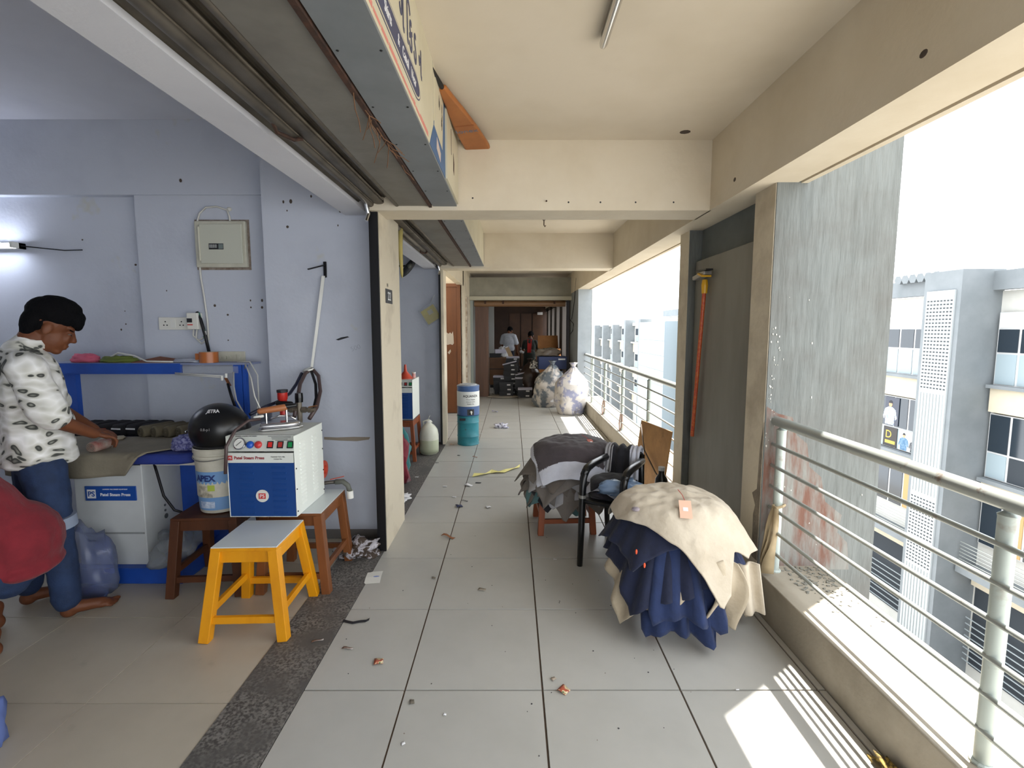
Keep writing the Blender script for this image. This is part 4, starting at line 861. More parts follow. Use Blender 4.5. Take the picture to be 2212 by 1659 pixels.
# black and pale garments thrown over the chair back
bc = chp(-.28, -.02)
for k, (m_, dx, wd_, drop, lb) in enumerate(((c7, -.115, .05, .2, 'pale grey sleeve hanging over the chair back'), (c6, -.03, .14, .30, 'black jacket thrown over the chair back'), (c2_, .075, .07, .24, 'white shirt hanging at the right of the chair back'))):
    g = thing('garment', lb, 'garment', (bc[0], bc[1], .85), 0, gch)
    def fn(u, v, dx=dx, wd_=wd_, drop=drop, k=k):
        y = dx + (u - .5) * wd_ * (1 + .25 * abs(v - .5)); s = (v - .5) * 2; x = -.305 + (.05 if s > 0 else -.05) * min(1, abs(s) * 5) + .05 * (s if s > 0 else s * .6); z = .70 - drop * max(0, abs(s) - .1) + .012 * math.sin(14 * u + k)
        x += .014 * math.sin(11 * u + 3 * v + k) * abs(s); p = chp(x, y); return (p[0], p[1], z)
    sheet(fn, 16, 30).build('cloth', m_, g, smooth=True, solid=.008, world=True)
cb_ = crumple('plastic_bag', 'blue tinted clear plastic bag hanging between the two heaps', 'bag', (.72, 3.0, .50), (.14, .06, .06), M('bag_blueclear', '#7c94b4', .15, alpha=.75), 15, .7)
# heap of trousers
HT = (.88, 2.56); gtr = 'trousers heaped on the near stool'
n1 = cloth('cloth_navy', '#1f2f57', '#182546'); n2 = cloth('cloth_deepnavy', '#141a30', '#1b2340'); k1 = cloth('cloth_sand', '#b5a893', '#a69983'); k2 = cloth('cloth_stone', '#c2b7a5', '#b3a794')
lay = [(n2, rect(-.32, -.30, .3, .34), 8, .47, 'lowest black navy trousers of the trouser heap', 74, .018), (k1, [(-.62, -.30), (-.2, -.46), (.30, -.36), (.34, .3), (-.3, .32)], 12, .485, 'sand trousers hanging low at the left of the trouser heap', 62, .022), (n1, [(-.30, -.62), (.30, -.68), (.34, .3), (-.36, .3)], -8, .505, 'navy trousers hanging nearly to the floor in front', 70, .03),
       (k1, [(-.2, -.34), (.60, -.42), (.58, -.1), (.3, .34), (-.3, .3)], 10, .525, 'sand trousers drooping at the right of the trouser heap', 72, .026), (n2, [(-.56, -.36), (-.2, -.50), (.2, -.46), (.32, .32), (-.40, .34)], 14, .55, 'dark navy trousers fanned out at the left of the trouser heap', 64, .02), (n1, [(-.36, -.58), (.16, -.70), (.34, -.34), (.36, .3), (-.34, .34)], 4, .575, 'blue navy trousers pleated down the front of the trouser heap', 66, .026),
       (n1, [(-.3, -.3), (.44, -.36), (.56, -.22), (.54, .1), (.3, .34), (-.34, .3)], -6, .60, 'navy trousers with cuffs at the right of the trouser heap', 62, .014), (n2, [(-.48, -.22), (-.1, -.34), (.3, -.3), (.3, .34), (-.40, .36)], 20, .62, 'dark navy trousers just below the stone pair', 58, .014)]
for k, (m_, pl_, rt, zt_, lb, stp, am) in enumerate(lay):
    g = thing('trousers', lb, 'trousers', (HT[0], HT[1], zt_), 0, gtr)
    drape('cloth', g, m_, HT, zt_ + .01, pl_, R(rt), (.25, .24), steep=stp, folds=9 + k % 3, amp=am, seed=50 + k, wr=.008, floor_z=.05)
g = thing('trousers', 'stone coloured trousers spread on top of the trouser heap', 'trousers', (HT[0], HT[1], .66), 0, gtr)
drape('cloth', g, k2, HT, .675, [(-.36, -.08), (-.28, -.20), (.02, -.52), (.13, -.68), (.22, -.60), (.27, -.36), (.42, -.33), (.54, -.16), (.50, .18), (.2, .36), (-.36, .33)], R(2), (.29, .25), steep=60, folds=5, amp=.012, seed=70, wr=.022, nt=180, nr=44, thick=.008)
MB().add([], []); 
hangtag(g, (.885, 2.37, .69), Matrix.Rotation(R(-12), 3, 'Z') @ Matrix.Rotation(R(40), 3, 'X'), M('tag_peach', '#e0b8a0', .4), .06, .1)
MB().ell((.655, 2.42, .625), (.03, .022, .012), 12, 6).build('pocket_lining', M('lining', '#a59a9f', .7, col2='#77707c', scale=30), g, world=True, smooth=True)
for k, (x, y, z) in enumerate(((.62, 2.28, .46), (.645, 2.22, .42))): MB().ell((x, y, z), (.006, .005, .014), 6, 4).build('orange_tag', M('tag_hot', '#d8552e', .6), bpy.data.objects['trousers.001'], world=True)
# buckle and waistband of the drooping pair
g = thing('trousers', 'folded sand trousers with waistband hanging at lower right of the heap', 'trousers', (1.05, 2.30, .5), 0, gtr)
def fw(u, v):
    x = .96 + .16 * u + .03 * math.sin(5 * v); z = .42 - .30 * v + .02 * math.sin(4 * u); y = 2.25 - .03 * math.sin(6 * u + 2 * v) - .05 * math.sin(2.6 * v); return (x, y, z)
sheet(fw, 14, 24).build('cloth', k1, g, smooth=True, solid=.01, world=True)
def fw2(u, v):
    x = 1.13 + .1 * u + .02 * v; z = .40 - .24 * v; y = 2.28 - .02 * math.sin(7 * u) - .04 * v; return (x, y, z)
sheet(fw2, 10, 18).build('trouser_leg', k2, g, smooth=True, solid=.01, world=True)
MB().ell((1.03, 2.205, .21), (.016, .008, .016), 10, 6).build('button', M('button_brown', '#5b5348', .5), g, world=True)

# ---------------------------------------------------------------- drums, can, second shop
def drum(name, label, cat, loc, prof, mat): 
    t = thing(name, label, cat, loc); MB().lathe(prof, (0, 0, 0), 32).build('shell', mat, t, smooth='auto'); return t
DL = (-.60, 6.42, 0)
dm = drum('steel_drum', 'scuffed teal steel drum under the water cooler', 'drum', DL, [(.146, 0), (.15, .008), (.146, .015), (.146, .11), (.151, .118), (.146, .126), (.146, .30), (.151, .308), (.146, .316), (.146, .385), (.152, .39), (.152, .40), (.14, .402)], M('drum_teal', '#2f8592', .45, col2='#25707c', scale=6, col3='#4c3a30', scale3=9, lo3=.68, hi3=.72))
MB().box(-.10, -.153, .345, -.02, -.146, .375).build('drum_mark', ink, dm)
wc_ = drum('water_cooler', 'blue and white insulated water cooler standing on the teal drum', 'water cooler', (DL[0] + .005, DL[1], .402), [(.14, 0), (.15, .01), (.15, .385), (.153, .39), (.153, .40), (.14, .412), (.135, .405)], M('cooler_blue', '#4a6796', .4, col2='#3f5a86', scale=6))
MB().lathe([(.1515, .13), (.1525, .135), (.1525, .325), (.1515, .33)], (0, 0, 0), 32).build('white_band', M('cooler_white', '#d6d8d4', .45), wc_, smooth='auto')
lid = MB().lathe([(.148, .395), (.148, .408), (.12, .412), (.118, .42), (.02, .423)], (0, 0, 0), 28).build('lid', M('lid_grey', '#a9adb0', .35), wc_, smooth='auto'); MB().bar((-.07, 0, .425), (.07, 0, .425), .025, .012).build('lid_handle', M('lid_grey'), lid)
text('AQUANZA', .042, (0, 0, 0), (1, 0, 0), ez, ink, wc_, 'cooler_lettering', world=False, warp=cyl_warp(.1528, R(-72), .27), bold=.001)
for k, s_ in enumerate(('Water Supply', 'mineral water', 'Mobile No.')): text(s_, .022, (0, 0, 0), (1, 0, 0), ez, ink, wc_, 'cooler_lettering', world=False, warp=cyl_warp(.1528, R(-72), .225 - k * .03))
tpo = cyl_patch(.1535, R(-90), R(-55), .015, .095).build('tap_recess', black, wc_, smooth=True)
a = R(-72); MB().tube([(.153 * math.cos(a), .153 * math.sin(a), .06), (.175 * math.cos(a), .175 * math.sin(a), .06)], .016, 10).build('tap', whiteplastic, wc_); MB().tube([(.175 * math.cos(a), .175 * math.sin(a), .065), (.178 * math.cos(a), .178 * math.sin(a), .03)], .009, 8).build('spout', whiteplastic, wc_)
jc = thing('jerrycan', 'translucent white plastic jerrycan half full by the wall', 'jerrycan', (-1.04, 5.88, 0))
MB().lathe([(.09, 0), (.112, .02), (.118, .08), (.118, .24), (.105, .31), (.07, .36), (.035, .385), (.03, .40)], (0, 0, .003), 28).build('body', M('can_milky', '#d2d3c6', .35, col2='#bfc2ae', scale=4), jc, smooth=True)
MB().lathe([(.116, .022), (.1185, .08), (.1185, .185), (.117, .19)], (0, 0, .003), 28).build('liquid_level', M('can_liquid', '#aeb49a', .35), jc, smooth=True)
MB().lathe([(.03, .395), (.034, .40), (.034, .42), (.026, .425)], (0, 0, .003), 16).build('cap', white, jc, smooth='auto'); MB().tube([(0, 0, .42), (.0, 0, .46), (.015, 0, .49)], .004, 5).build('tie', wc, jc)
MB().tube([(-.06, 0, .35), (-.07, 0, .41), (.0, 0, .435), (.04, 0, .40)], .01, 8).build('handle', M('can_milky'), jc, smooth=True)
s2 = stool('stool', 'orange legged stool holding the boiler in the second shop', (-1.36, 5.72, 0), R(0), orangewood, M('top_grey', '#55555a', .5), foot=(.46, .44), seat=(.40, .42), h=.50, leg=.04)
b2 = boiler('blue and white steam boiler inside the second shop', (-1.36, 5.55, .50), 0, full=False)
fn_ = thing('funnel', 'red plastic funnel upside down on the second boiler', 'funnel', (-1.28, 5.70, .97)); fm = M('funnel_red', '#c04630', .4)
MB().lathe([(.085, 0), (.085, .012), (.02, .09), (.012, .17), (.01, .17)], (0, 0, .0), 20).build('cone', fm, fn_, smooth='auto'); MB().lathe([(.09, 0), (.09, .006)], (0, 0, 0), 20).build('rim', fm, fn_)
for k, (x, m_, lb) in enumerate(((-1.20, 'jar_pink', 'small pink lidded jar beside the red funnel'), (-1.40, 'jar_steel', 'small steel fitting behind the red funnel'))):
    j = thing('small_jar', lb, 'jar', (x, 5.80, .97)); MB().lathe([(.022, 0), (.022, .05), (.018, .055)], (0, 0, 0), 12).build('body', M(m_, '#d0a09a' if k == 0 else '#9a9a98', .4), j, smooth='auto'); MB().lathe([(.024, .055), (.024, .07)], (0, 0, 0), 12).build('lid', white, j)
crumple('maroon_clothes', 'maroon garment bundle hanging low inside the second shop', 'garment', (-1.20, 4.75, .02), (.13, .16, .32), cloth('cloth_maroon', '#7d1f2f', '#651626'), 21, .5)
crumple('teal_clothes', 'teal garment bundle behind the maroon one', 'garment', (-1.25, 5.0, .02), (.14, .12, .32), cloth('cloth_seagreen', '#2f6f72'), 22, .4)
crumple('white_rag', 'crumpled white rag on the dark granite floor', 'rag', (-1.02, 4.28, .003), (.07, .09, .02), paper, 23, .7)
pc = thing('wall_pouch', 'yellow papers in clear pouch hung on the second shop wall', 'pouch', onY(930, 678, 6.47)); pr = Matrix.Rotation(R(-32), 4, 'Y')
MB(pr).box(-.10, -.02, -.11, .10, -.008, .09).build('papers', M('paper_yellow', '#c9bd5a', .6, col2='#bbaa48', scale=9), pc); MB(pr).box(-.125, -.026, -.13, .125, -.022, .12).build('clear_sleeve', M('plastic_film'), pc)
MB(pr).box(-.02, -.028, -.01, .05, -.0265, .05).build('inner_note', M('note_grey', '#b0b0a4', .6), pc); MB().tube([(0, -.02, .12), (.03, -.015, .2), (.06, -.01, .25)], .003, 5).build('string', white, pc)
wf = thing('wall_fan', 'dark wall fan blade up near the lintel of second shop', 'fan', onY(884, 578, 6.4)); rr_ = Matrix.Rotation(R(38), 4, 'Y')
MB(rr_).ell((0, -.03, 0), (.05, .02, .16), 12, 8).build('blade', M('fan_dark', '#25282a', .5), wf, smooth=True); MB().bar((-.16, 0, .02), (-.03, 0, .02), .03, .02).build('bracket', blacksteel, wf); MB(rr_).ell((0, -.05, .02), (.03, .02, .04), 10, 6).build('motor_cap', M('fan_grey', '#55564e', .5), wf, smooth=True)
st_ = MB().tube([onX(866, 470, -.91), onX(864, 530, -.905), onX(868, 590, -.90), onX(869, 600, -.90)], .012, 6, rs=[.02, .022, .012, .004])
single('frayed_rope', st_, M('rope_yellow', '#b8a866', .9), 'frayed yellow rope hanging by the second shutter', 'rope', onX(865, 530, -.905), smooth=True)
# peg lock at jamb foot
# ---------------------------------------------------------------- recess: plywood, mop
pb = thing('plywood_board', 'stained plywood sheet leaning against the second fin', 'board', (1.2, 4.25, 0))
a0, a1 = onX(1378, 1030, 1.12), onX(1455, 1040, 1.30)
P0 = Vector((1.20, 4.66, .0)); P1 = Vector((1.30, 4.06, .0)); up = Vector((.09, .03, .66)); nrm = (P1 - P0).cross(up).normalized() * -.012
vs = [P0, P1, P1 + up * 1.02, P0 + up]; vs = vs + [v + nrm for v in vs]
MB().add(vs, [(0, 1, 2, 3), (7, 6, 5, 4), (0, 4, 5, 1), (1, 5, 6, 2), (2, 6, 7, 3), (3, 7, 4, 0)]).build('sheet', M('plywood', '#a87d4c', .7, col2='#7d5a35', scale=3, lo=.4, hi=.7, col3='#4f3b26', scale3=4, lo3=.62, hi3=.72), pb, world=True)
MB().tube([P0 + up * .95 + Vector((.01, -.04, 0)) + Vector((-.02, 0, 0)), P0.lerp(P1, .35) + up * .62 + Vector((-.025, 0, 0)), P0.lerp(P1, .8) + up * .42 + Vector((-.025, 0, 0)), P1 + up * .36 + Vector((-.02, 0, 0))], .007, 6).build('cord', M('cord_dark', '#3f362e', .7), pb, smooth=True, world=True)
mp = thing('squeegee_mop', 'red handled floor mop hung upside down on the cover board', 'mop', (1.43, 3.45, 1.0))
t0 = onX(1522, 622, 1.42); t1 = onX(1495, 942, 1.42)
MB().tube([t0, t1], .014, 10).build('handle', M('mop_red', '#b23a24', .45, col2='#c9702f', scale=60), mp, world=True); MB().lathe([(.02, -.06), (.024, 0), (.018, .04)], t0 + Vector((0, 0, .02)), 12).build('socket', M('mop_yellow', '#d8a51e', .4), mp, world=True)
MB().bar(t0 + Vector((-.02, -.10, .10)), t0 + Vector((-.02, .12, .08)), .06, .03).build('head', M('mop_foil', '#9a9894', .3, .6), mp, world=True, bevel=.006); MB().bar(t0 + Vector((-.03, -.10, .075)), t0 + Vector((-.03, -.02, .10)), .07, .012).build('yellow_edge', M('mop_yellow'), mp, world=True); MB().bar(t0 + Vector((-.022, -.13, .12)), t0 + Vector((-.022, .05, .13)), .05, .01).build('rubber_blade', black, mp, world=True)
cr = crumple('litter_heap', 'heap of bright scraps and bottles along the kerb foot', 'litter', (1.25, 4.45, 0), (.07, .35, .05), M('scraps', '#b9b4ac', .8, col2='#3a3530', scale=16, lo=.42, hi=.52), 31, .6)
crumple('leaf_scraps', 'dry yellow scraps piled at the near kerb foot', 'litter', (1.33, 1.50, 0), (.03, .10, .03), M('dry_scraps', '#a98f4a', .9, col2='#4d4024', scale=40, lo=.45, hi=.55), 33, .7)
pbx = thing('bottle', 'dark bottle standing beside the plywood sheet', 'bottle', (1.27, 3.95, 0)); MB().lathe([(.05, 0), (.055, .02), (.055, .24), (.05, .3), (.025, .34), (.025, .38)], (0, 0, 0), 16).build('body', black, pbx, smooth='auto'); MB().lathe([(.028, .37), (.028, .40)], (0, 0, 0), 12).build('cap', M('lid_grey'), pbx)

# ---------------------------------------------------------------- bags in the corridor
def j0(v, seed): return v * 9 + seed
def sack(name, label, loc, w_, d_, h_, mats, seed, lean=(0, 0)):
    t = thing(name, label, 'bag', loc); vs = []; fs_ = []; n, m = 40, 30
    for i in range(m + 1):
        v = i / m; pr_ = (.80 + .24 * math.sin(math.pi * min(1, v * 1.1))) * (1 if v < .66 else (1 - .82 * ((v - .66) / .34) ** 1.5)); crk = .05 * abs(math.sin(j0(v, seed)))
        for j in range(n):
            a = 2 * math.pi * j / n; q = Vector((math.cos(a) * 1.6, math.sin(a) * 1.6, v * 3.2 + seed)); k = pr_ * (1 + .16 * noise.noise(q) + .09 * noise.noise(q * 2.6))
            k += .05 * abs(noise.noise(q * 4)) - .035 * abs(noise.noise(q * 8)) + .05 * max(0, v - .6) * math.sin(9 * a + seed); vs.append((w_ / 2 * k * math.cos(a) + lean[0] * v, d_ / 2 * k * math.sin(a) + lean[1] * v, h_ * v + .02 * noise.noise(q * 2)if i else 0))
    for i in range(m):
        for j in range(n): j2 = (j + 1) % n; fs_.append((i * n + j, i * n + j2, (i + 1) * n + j2, (i + 1) * n + j))
    fs_ += [tuple(reversed(range(n))), tuple(range(m * n, m * n + n))]
    MB().add(vs, fs_).build('sack', mats, t, smooth=True)
    MB().lathe([(w_ * .075, -.04), (w_ * .05, 0), (w_ * .09, .05), (w_ * .14, .085), (w_ * .06, .07)], (lean[0], lean[1], h_), 12).build('tied_neck', mats, t, smooth=True)
    return t
t = sack('garbage_bag', 'clear plastic sack stuffed with grey and pale garments', (.70, 9.6, 0), .62, .5, .84, M('sack_grey', '#5e656c', .25, col2='#b9b2aa', scale=4.5, lo=.46, hi=.56, bump=.5, bscale=14), 2, (.12, 0))
MB().box(.06, -.262, .12, .12, -.258, .2).build('label', paper, t)
sack('garbage_bag', 'bright plastic sack of white and blue checked garments by the railing', (1.08, 8.75, 0), .60, .5, .86, M('sack_white', '#c9c4c0', .25, col2='#8e90a8', scale=5, lo=.5, hi=.58, bump=.5, bscale=14, col3='#6c655f', scale3=3.2, lo3=.62, hi3=.68), 5, (.05, 0))
sack('garbage_bag', 'dark green plastic sack squeezed between two brighter sacks', (1.0, 9.7, 0), .36, .4, .62, M('sack_green', '#3f4a48', .25, col2='#1f2740', scale=5, bump=.5, bscale=14), 8)
sack('garbage_bag', 'black plastic sack behind the pale sacks', (.90, 10.35, 0), .55, .5, .70, M('sack_black', '#2a2522', .3, col2='#17161a', scale=5, bump=.5, bscale=14), 11)
sack('garbage_bag', 'brown plastic sack beside the shoe boxes', (.42, 11.3, 0), .5, .5, .78, M('sack_brown', '#3f2c24', .4, col2='#2b1d18', scale=5, bump=.5, bscale=12), 14)
nb = thing('carton', 'navy blue carton on top of the black sack', 'carton', (.86, 10.36, .70), R(4)); MB().box(-.3, -.18, 0, .3, .18, .27).build('body', M('carton_navy', '#1b2b55', .6), nb, bevel=.004); MB().box(.12, -.182, .2, .27, -.18, .23).build('label', paper, nb)
crumple('clear_bag', 'grey translucent bag bulging above the navy carton', 'bag', (.80, 10.42, .97), (.26, .16, .12), M('bag_smoke', '#6f6a64', .2, alpha=.8), 41, .5)
crumple('checked_cloth', 'black and white checked cloth beside the navy carton', 'cloth', (.50, 10.4, .70), (.10, .10, .12), M('check_bw', '#bdb8b0', .9, col2='#2b2a2c', scale=26, lo=.46, hi=.54), 42, .5)
# shoe boxes
gb = 'black shoe boxes stacked in the far room'
bxm = M('shoebox_black', '#15151a', .5); bxl = M('shoebox_lid', '#b9b6c4', .5)
boxes = []
def shoebox(x, y, z, rz, lidc, label, open_=False):
    t = thing('shoe_box', label, 'box', (x, y, z), R(rz), gb)
    MB().box(-.16, -.1, 0, .16, .1, .085).build('body', bxm, t); l = MB().box(-.163, -.103, .07 if not open_ else .085, .163, .103, .108).build('lid', bxl if lidc else bxm, t)
    if open_: l.rotation_euler = (0, R(-14), 0)
    MB().box(.02, -.105, .03, .10, -.1, .06).build('label', paper, t)
names = ['bottom', 'second', 'third', 'fourth', 'fifth', 'sixth', 'seventh']
stacks = [(-.28, 11.5, 4, 'left'), (-.02, 11.45, 7, 'tall middle'), (.24, 11.2, 5, 'right'), (-.12, 11.15, 3, 'front left'), (.02, 12.0, 8, 'rear'), (.30, 10.85, 2, 'front right')]
for (x, y, n, nm_) in stacks:
    for k in range(n):
        pos = 'topmost' if k == n - 1 else (names[k] if k < 7 else 'seventh')
        lidc = (k == n - 1 and n != 3) or (nm_ == 'right' and k >= 3)
        shoebox(x + random.uniform(-.02, .02), y + random.uniform(-.02, .02), k * .109, random.uniform(-9, 9), lidc, f'{pos} black shoe box in the {nm_} stack of the far room', open_=(k == n - 1 and nm_ in ('right', 'tall middle')))
# sheet under the boxes
def sh(u, v):
    x = -.55 + 1.15 * u; y = 10.75 + .5 * v - .1 * math.sin(5 * u); return (x, y, .004 + .035 * max(0, 1 - v * 3) * abs(noise.noise(Vector((x * 4, y * 3, 0)))) + .02 * max(0, 1 - abs(v - .1) * 6))
g = thing('ground_sheet', 'wrinkled white sack sheet under the shoe boxes', 'sheet', (0, 11, 0)); sheet(sh, 40, 14).build('cloth', M('sheet_dirty', '#a89f92', .9, col2='#8c8377', scale=5), g, smooth=True, solid=.003, world=True)

# ---------------------------------------------------------------- far gate and room
lg = struct('wall_lintel', MB().box(-.93, 10.55, 2.27, 1.3, 10.7, 2.68), M('lintel_grey', '#8b887b', .7, col2='#7a776b', scale=3), label='grey lintel box over the shutter gate')
struct('trim_lintel', MB().box(-.93, 10.5, 2.19, 1.3, 10.72, 2.27), M('lintel_light', '#a8a493', .7), label='pale strip under the lintel box')
gs = thing('rolling_shutter', 'brown rolled shutter tube under the far lintel', 'shutter', (.2, 10.8, 2.1)); MB().tube([(-.85, 10.85, 2.13), (1.2, 10.85, 2.13)], .07, 14).build('roll', M('roll_brown', '#7a5a3c', .5), gs, smooth='auto', world=True)
for x in (-.6, -.2, .95): MB().box(x - .02, 10.76, 2.12, x + .02, 10.79, 2.22).build('bracket', rust, gs, world=True)
MB().box(1.22, 10.72, 0, 1.28, 10.8, 2.2).build('guide_rail', M('guide_dark', '#2c2a30', .5), gs, world=True); MB().box(-.93, 10.72, 0, -.87, 10.8, 2.2).build('guide_rail', M('guide_pale', '#8f958f', .5), gs, world=True)
wp = struct('wall_wood_panel', MB().box(-.84, 10.93, 0, -.54, 11.3, 2.16), M('wood_panel', '#67493a', .5, col2='#543a2c', scale=5, stretch=(2, 2, .15)), label='brown wood panelled pier at the far gate')
for k in range(5): MB().box(-.835 + .06 * k, 10.925, 0, -.79 + .06 * k, 10.932, 2.16).build('plank', M('wood_panel2', '#6f5040', .5, col2='#543a2c', scale=5, stretch=(2, 2, .15)), wp)
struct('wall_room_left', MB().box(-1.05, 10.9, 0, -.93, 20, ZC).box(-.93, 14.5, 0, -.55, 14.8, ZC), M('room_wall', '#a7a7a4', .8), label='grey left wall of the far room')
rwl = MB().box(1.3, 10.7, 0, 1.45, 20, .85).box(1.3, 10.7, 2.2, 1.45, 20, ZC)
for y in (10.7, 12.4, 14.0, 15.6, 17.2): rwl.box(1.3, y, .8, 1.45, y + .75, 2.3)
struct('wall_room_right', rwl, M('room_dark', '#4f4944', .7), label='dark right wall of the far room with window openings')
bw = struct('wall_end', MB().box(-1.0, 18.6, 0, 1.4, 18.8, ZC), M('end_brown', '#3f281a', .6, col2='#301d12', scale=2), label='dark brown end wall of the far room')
for k in range(3): MB().box(-.1 + .45 * k, 18.56, .1, .30 + .45 * k, 18.6, 2.15).build('cabinet_panel', M('panel_brown', '#4e321e', .5, col2='#402716', scale=3), bw)
for i, y in enumerate((12.6, 15.2)): struct('beam_room', MB().box(-.95, y, 2.28, 1.3, y + .3, ZC), cream, label=['first pale beam inside the far room', 'second pale beam inside the far room'][i])
MB().box(.98, 18.5, 2.1, 1.18, 18.55, 2.2).build('notice', paper, bw)
def table(label, x0, x1, y0, y1, h_, mat):
    t = thing('work_table', label, 'table', ((x0 + x1) / 2, (y0 + y1) / 2, 0)); MB().box(x0, y0, h_ - .03, x1, y1, h_).build('top', mat, t, world=True, bevel=.003); MB().box(x0 + .02, y0 + .02, .08, x1 - .02, y1 - .02, h_ - .03).build('cabinet', mat, t, world=True)
    MB().box(x0 + .02, y0 + .012, h_ * .62, x1 - .02, y0 + .02, h_ * .64).build('drawer_gap', ink, t, world=True); MB().box(x0 + .04, y0 + .04, 0, x1 - .04, y1 - .04, .08).build('plinth', ink, t, world=True)
    return t
wbr = M('desk_brown', '#6e4a2c', .5, col2='#5a3a20', scale=3)
table('brown desk with boxes at the left of the far room', -.62, -.10, 12.6, 13.4, .80, wbr)
table('brown cabinet table standing behind the white shirted man', .38, .95, 14.4, 15.0, .82, M('desk_tan', '#8a5c34', .5, col2='#774b26', scale=3))
for k, (x, z, m_, lb) in enumerate(((-.45, .80, bxm, 'black box lying on the brown desk'), (-.32, .91, bxl, 'white lidded box tilted on top of the brown desk'))):
    t = thing('flat_box', lb, 'box', (x, 12.85, z), R(12 * k)); MB().box(-.15, -.1, 0, .15, .1, .1).build('body', m_, t); MB().box(-.153, -.103, .08, .153, .103, .105).build('lid', bxl if k else bxm, t)
crumple('paper_scraps', 'crumpled white papers on the brown desk', 'paper', (-.25, 13.05, .8), (.13, .1, .16), paper, 45, .8)
crumple('paper_scraps', 'crumpled white papers on the table behind the man', 'paper', (.42, 14.6, .82), (.16, .1, .12), paper, 46, .8)
lb_ = thing('cardboard_box', 'large open brown cardboard box in sunlight at the far right', 'carton', (.98, 12.7, 0), R(0)); cdb = M('cardboard', '#a5713f', .8, col2='#8f5f33', scale=3)
MB().box(-.28, -.3, 0, .28, .3, .004).box(-.28, -.3, 0, .28, -.292, 1.05).box(-.28, .292, 0, .28, .3, 1.05).box(-.28, -.3, 0, -.272, .3, 1.05).box(.272, -.3, 0, .28, .3, 1.05).build('body', cdb, lb_)
MB().add([(-.28, .3, 1.05), (.28, .3, 1.05), (.27, .42, 1.38), (-.27, .42, 1.38)], [(0, 1, 2, 3)]).build('flap', cdb, lb_, solid=.006); MB().add([(-.28, -.3, 1.05), (.28, -.3, 1.05), (.28, -.46, .85), (-.28, -.46, .85)], [(0, 1, 2, 3)]).build('flap', cdb, lb_, solid=.006)
t = thing('card_sheet', 'tan card sheet leaning behind the shoe boxes', 'card', (-.02, 12.0, .86)); MB(Matrix.Rotation(R(-25), 4, 'Y')).box(-.05, 0, 0, .05, .01, .26).build('sheet', M('card_tan', '#b39a78', .7), t)
# ---------------------------------------------------------------- people
def rotp(p, piv, ang):           # pitch about the y axis through piv (positive nods forward)
    p = Vector(p) - Vector(piv); c, s = math.cos(ang), math.sin(ang)
    return Vector((p.x * c + p.z * s, p.y, -p.x * s + p.z * c)) + Vector(piv)
def head_prims(mb, H, ang, piv):
    def e(c, r): mb.ell(rotp(Vector(H) + Vector(c), piv, ang), r, 16, 11, Matrix.Rotation(ang, 3, 'Y'))
    e((-.012, 0, .03), (.096, .077, .100)); e((.028, 0, -.05), (.070, .060, .080)); e((.066, 0, -.108), (.026, .030, .022)); e((.074, 0, .028), (.026, .052, .018)); e((.082, 0, -.03), (.022, .045, .05))
    e((.096, 0, -.070), (.013, .026, .008)); e((.092, 0, -.085), (.013, .022, .008))
    mb.cap(rotp(Vector(H) + Vector((.094, 0, .012)), piv, ang), rotp(Vector(H) + Vector((.116, 0, -.032)), piv, ang), .010, .0135, 8)
    for s in (-1, 1): e((-.008, s * .077, -.012), (.022, .010, .034)); e((.104, s * .012, -.04), (.010, .009, .008))
def hand_prims(mb, wrist, d, up, side, curl=.5):
    """palm, four fingers and a thumb; d points along the hand, up is the back of the hand"""
    d = Vector(d).normalized(); up = Vector(up); up = (up - d * up.dot(d)).normalized(); lat = d.cross(up).normalized() * side; w_ = Vector(wrist)
    mb.ell(w_ + d * .045, (.045, .036, .015), 12, 8, Matrix((d, lat, up)).transposed())
    for k, (o, L_) in enumerate(((-.028, .062), (-.010, .074), (.009, .070), (.027, .056))):
        a = w_ + d * .078 + lat * o; b = a + (d * math.cos(curl * .6) - up * math.sin(curl * .6)) * L_ * .5; c = b + (d * math.cos(curl * 1.6) - up * math.sin(curl * 1.6)) * L_ * .5
        mb.cap(a, b, .0092, .0085, 8); mb.cap(b, c, .0085, .0068, 8)
    a = w_ + d * .022 - lat * .028; b = a + d * .032 - lat * .026 - up * .008; c = b + d * .03 - lat * .004 - up * .012
    mb.cap(a, b, .0125, .0105, 8); mb.cap(b, c, .0105, .008, 8)
def foot_prims(mb, heel, yaw=0., L_=.25):
    f_ = Matrix.Rotation(yaw, 3, 'Z'); h_ = Vector(heel)
    def P_(x, y, z): return h_ + f_ @ Vector((x, y, z))
    mb.ell(P_(.035, 0, .04), (.04, .033, .04)); mb.cap(P_(.05, 0, .05), P_(.17, -.004, .03), .036, .028, 10); mb.ell(P_(.175, 0, .024), (.045, .044, .022))
    mb.cap(P_(.045, 0, .06), P_(.03, 0, .12), .035, .036, 10)
    for k, (y, l, r) in enumerate(((.028, .245, .013), (.008, .24, .0095), (-.009, .232, .009), (-.024, .222, .0085), (-.038, .208, .008))): mb.cap(P_(.19, y, .016), P_(l, y, r), r, r * .9, 8)
def eyes(parent, H, ang, piv):
    for s in (-1, 1):
        o = MB().ell(rotp(Vector(H) + Vector((.084, s * .031, -.004)), piv, ang), (.009, .011, .004), 10, 7).build('eye', M('eye_white', '#6d625a', .3), parent, smooth=True)
        MB().ell(rotp(Vector(H) + Vector((.0945, s * .031, -.006)), piv, ang), (.002, .005, .005), 8, 5).build('iris', ink, o, smooth=True)
        MB().cap(rotp(Vector(H) + Vector((.092, s * .015, .017)), piv, ang), rotp(Vector(H) + Vector((.078, s * .05, .02)), piv, ang), .005, .003, 6).build('eyebrow', hair, parent, smooth=True)
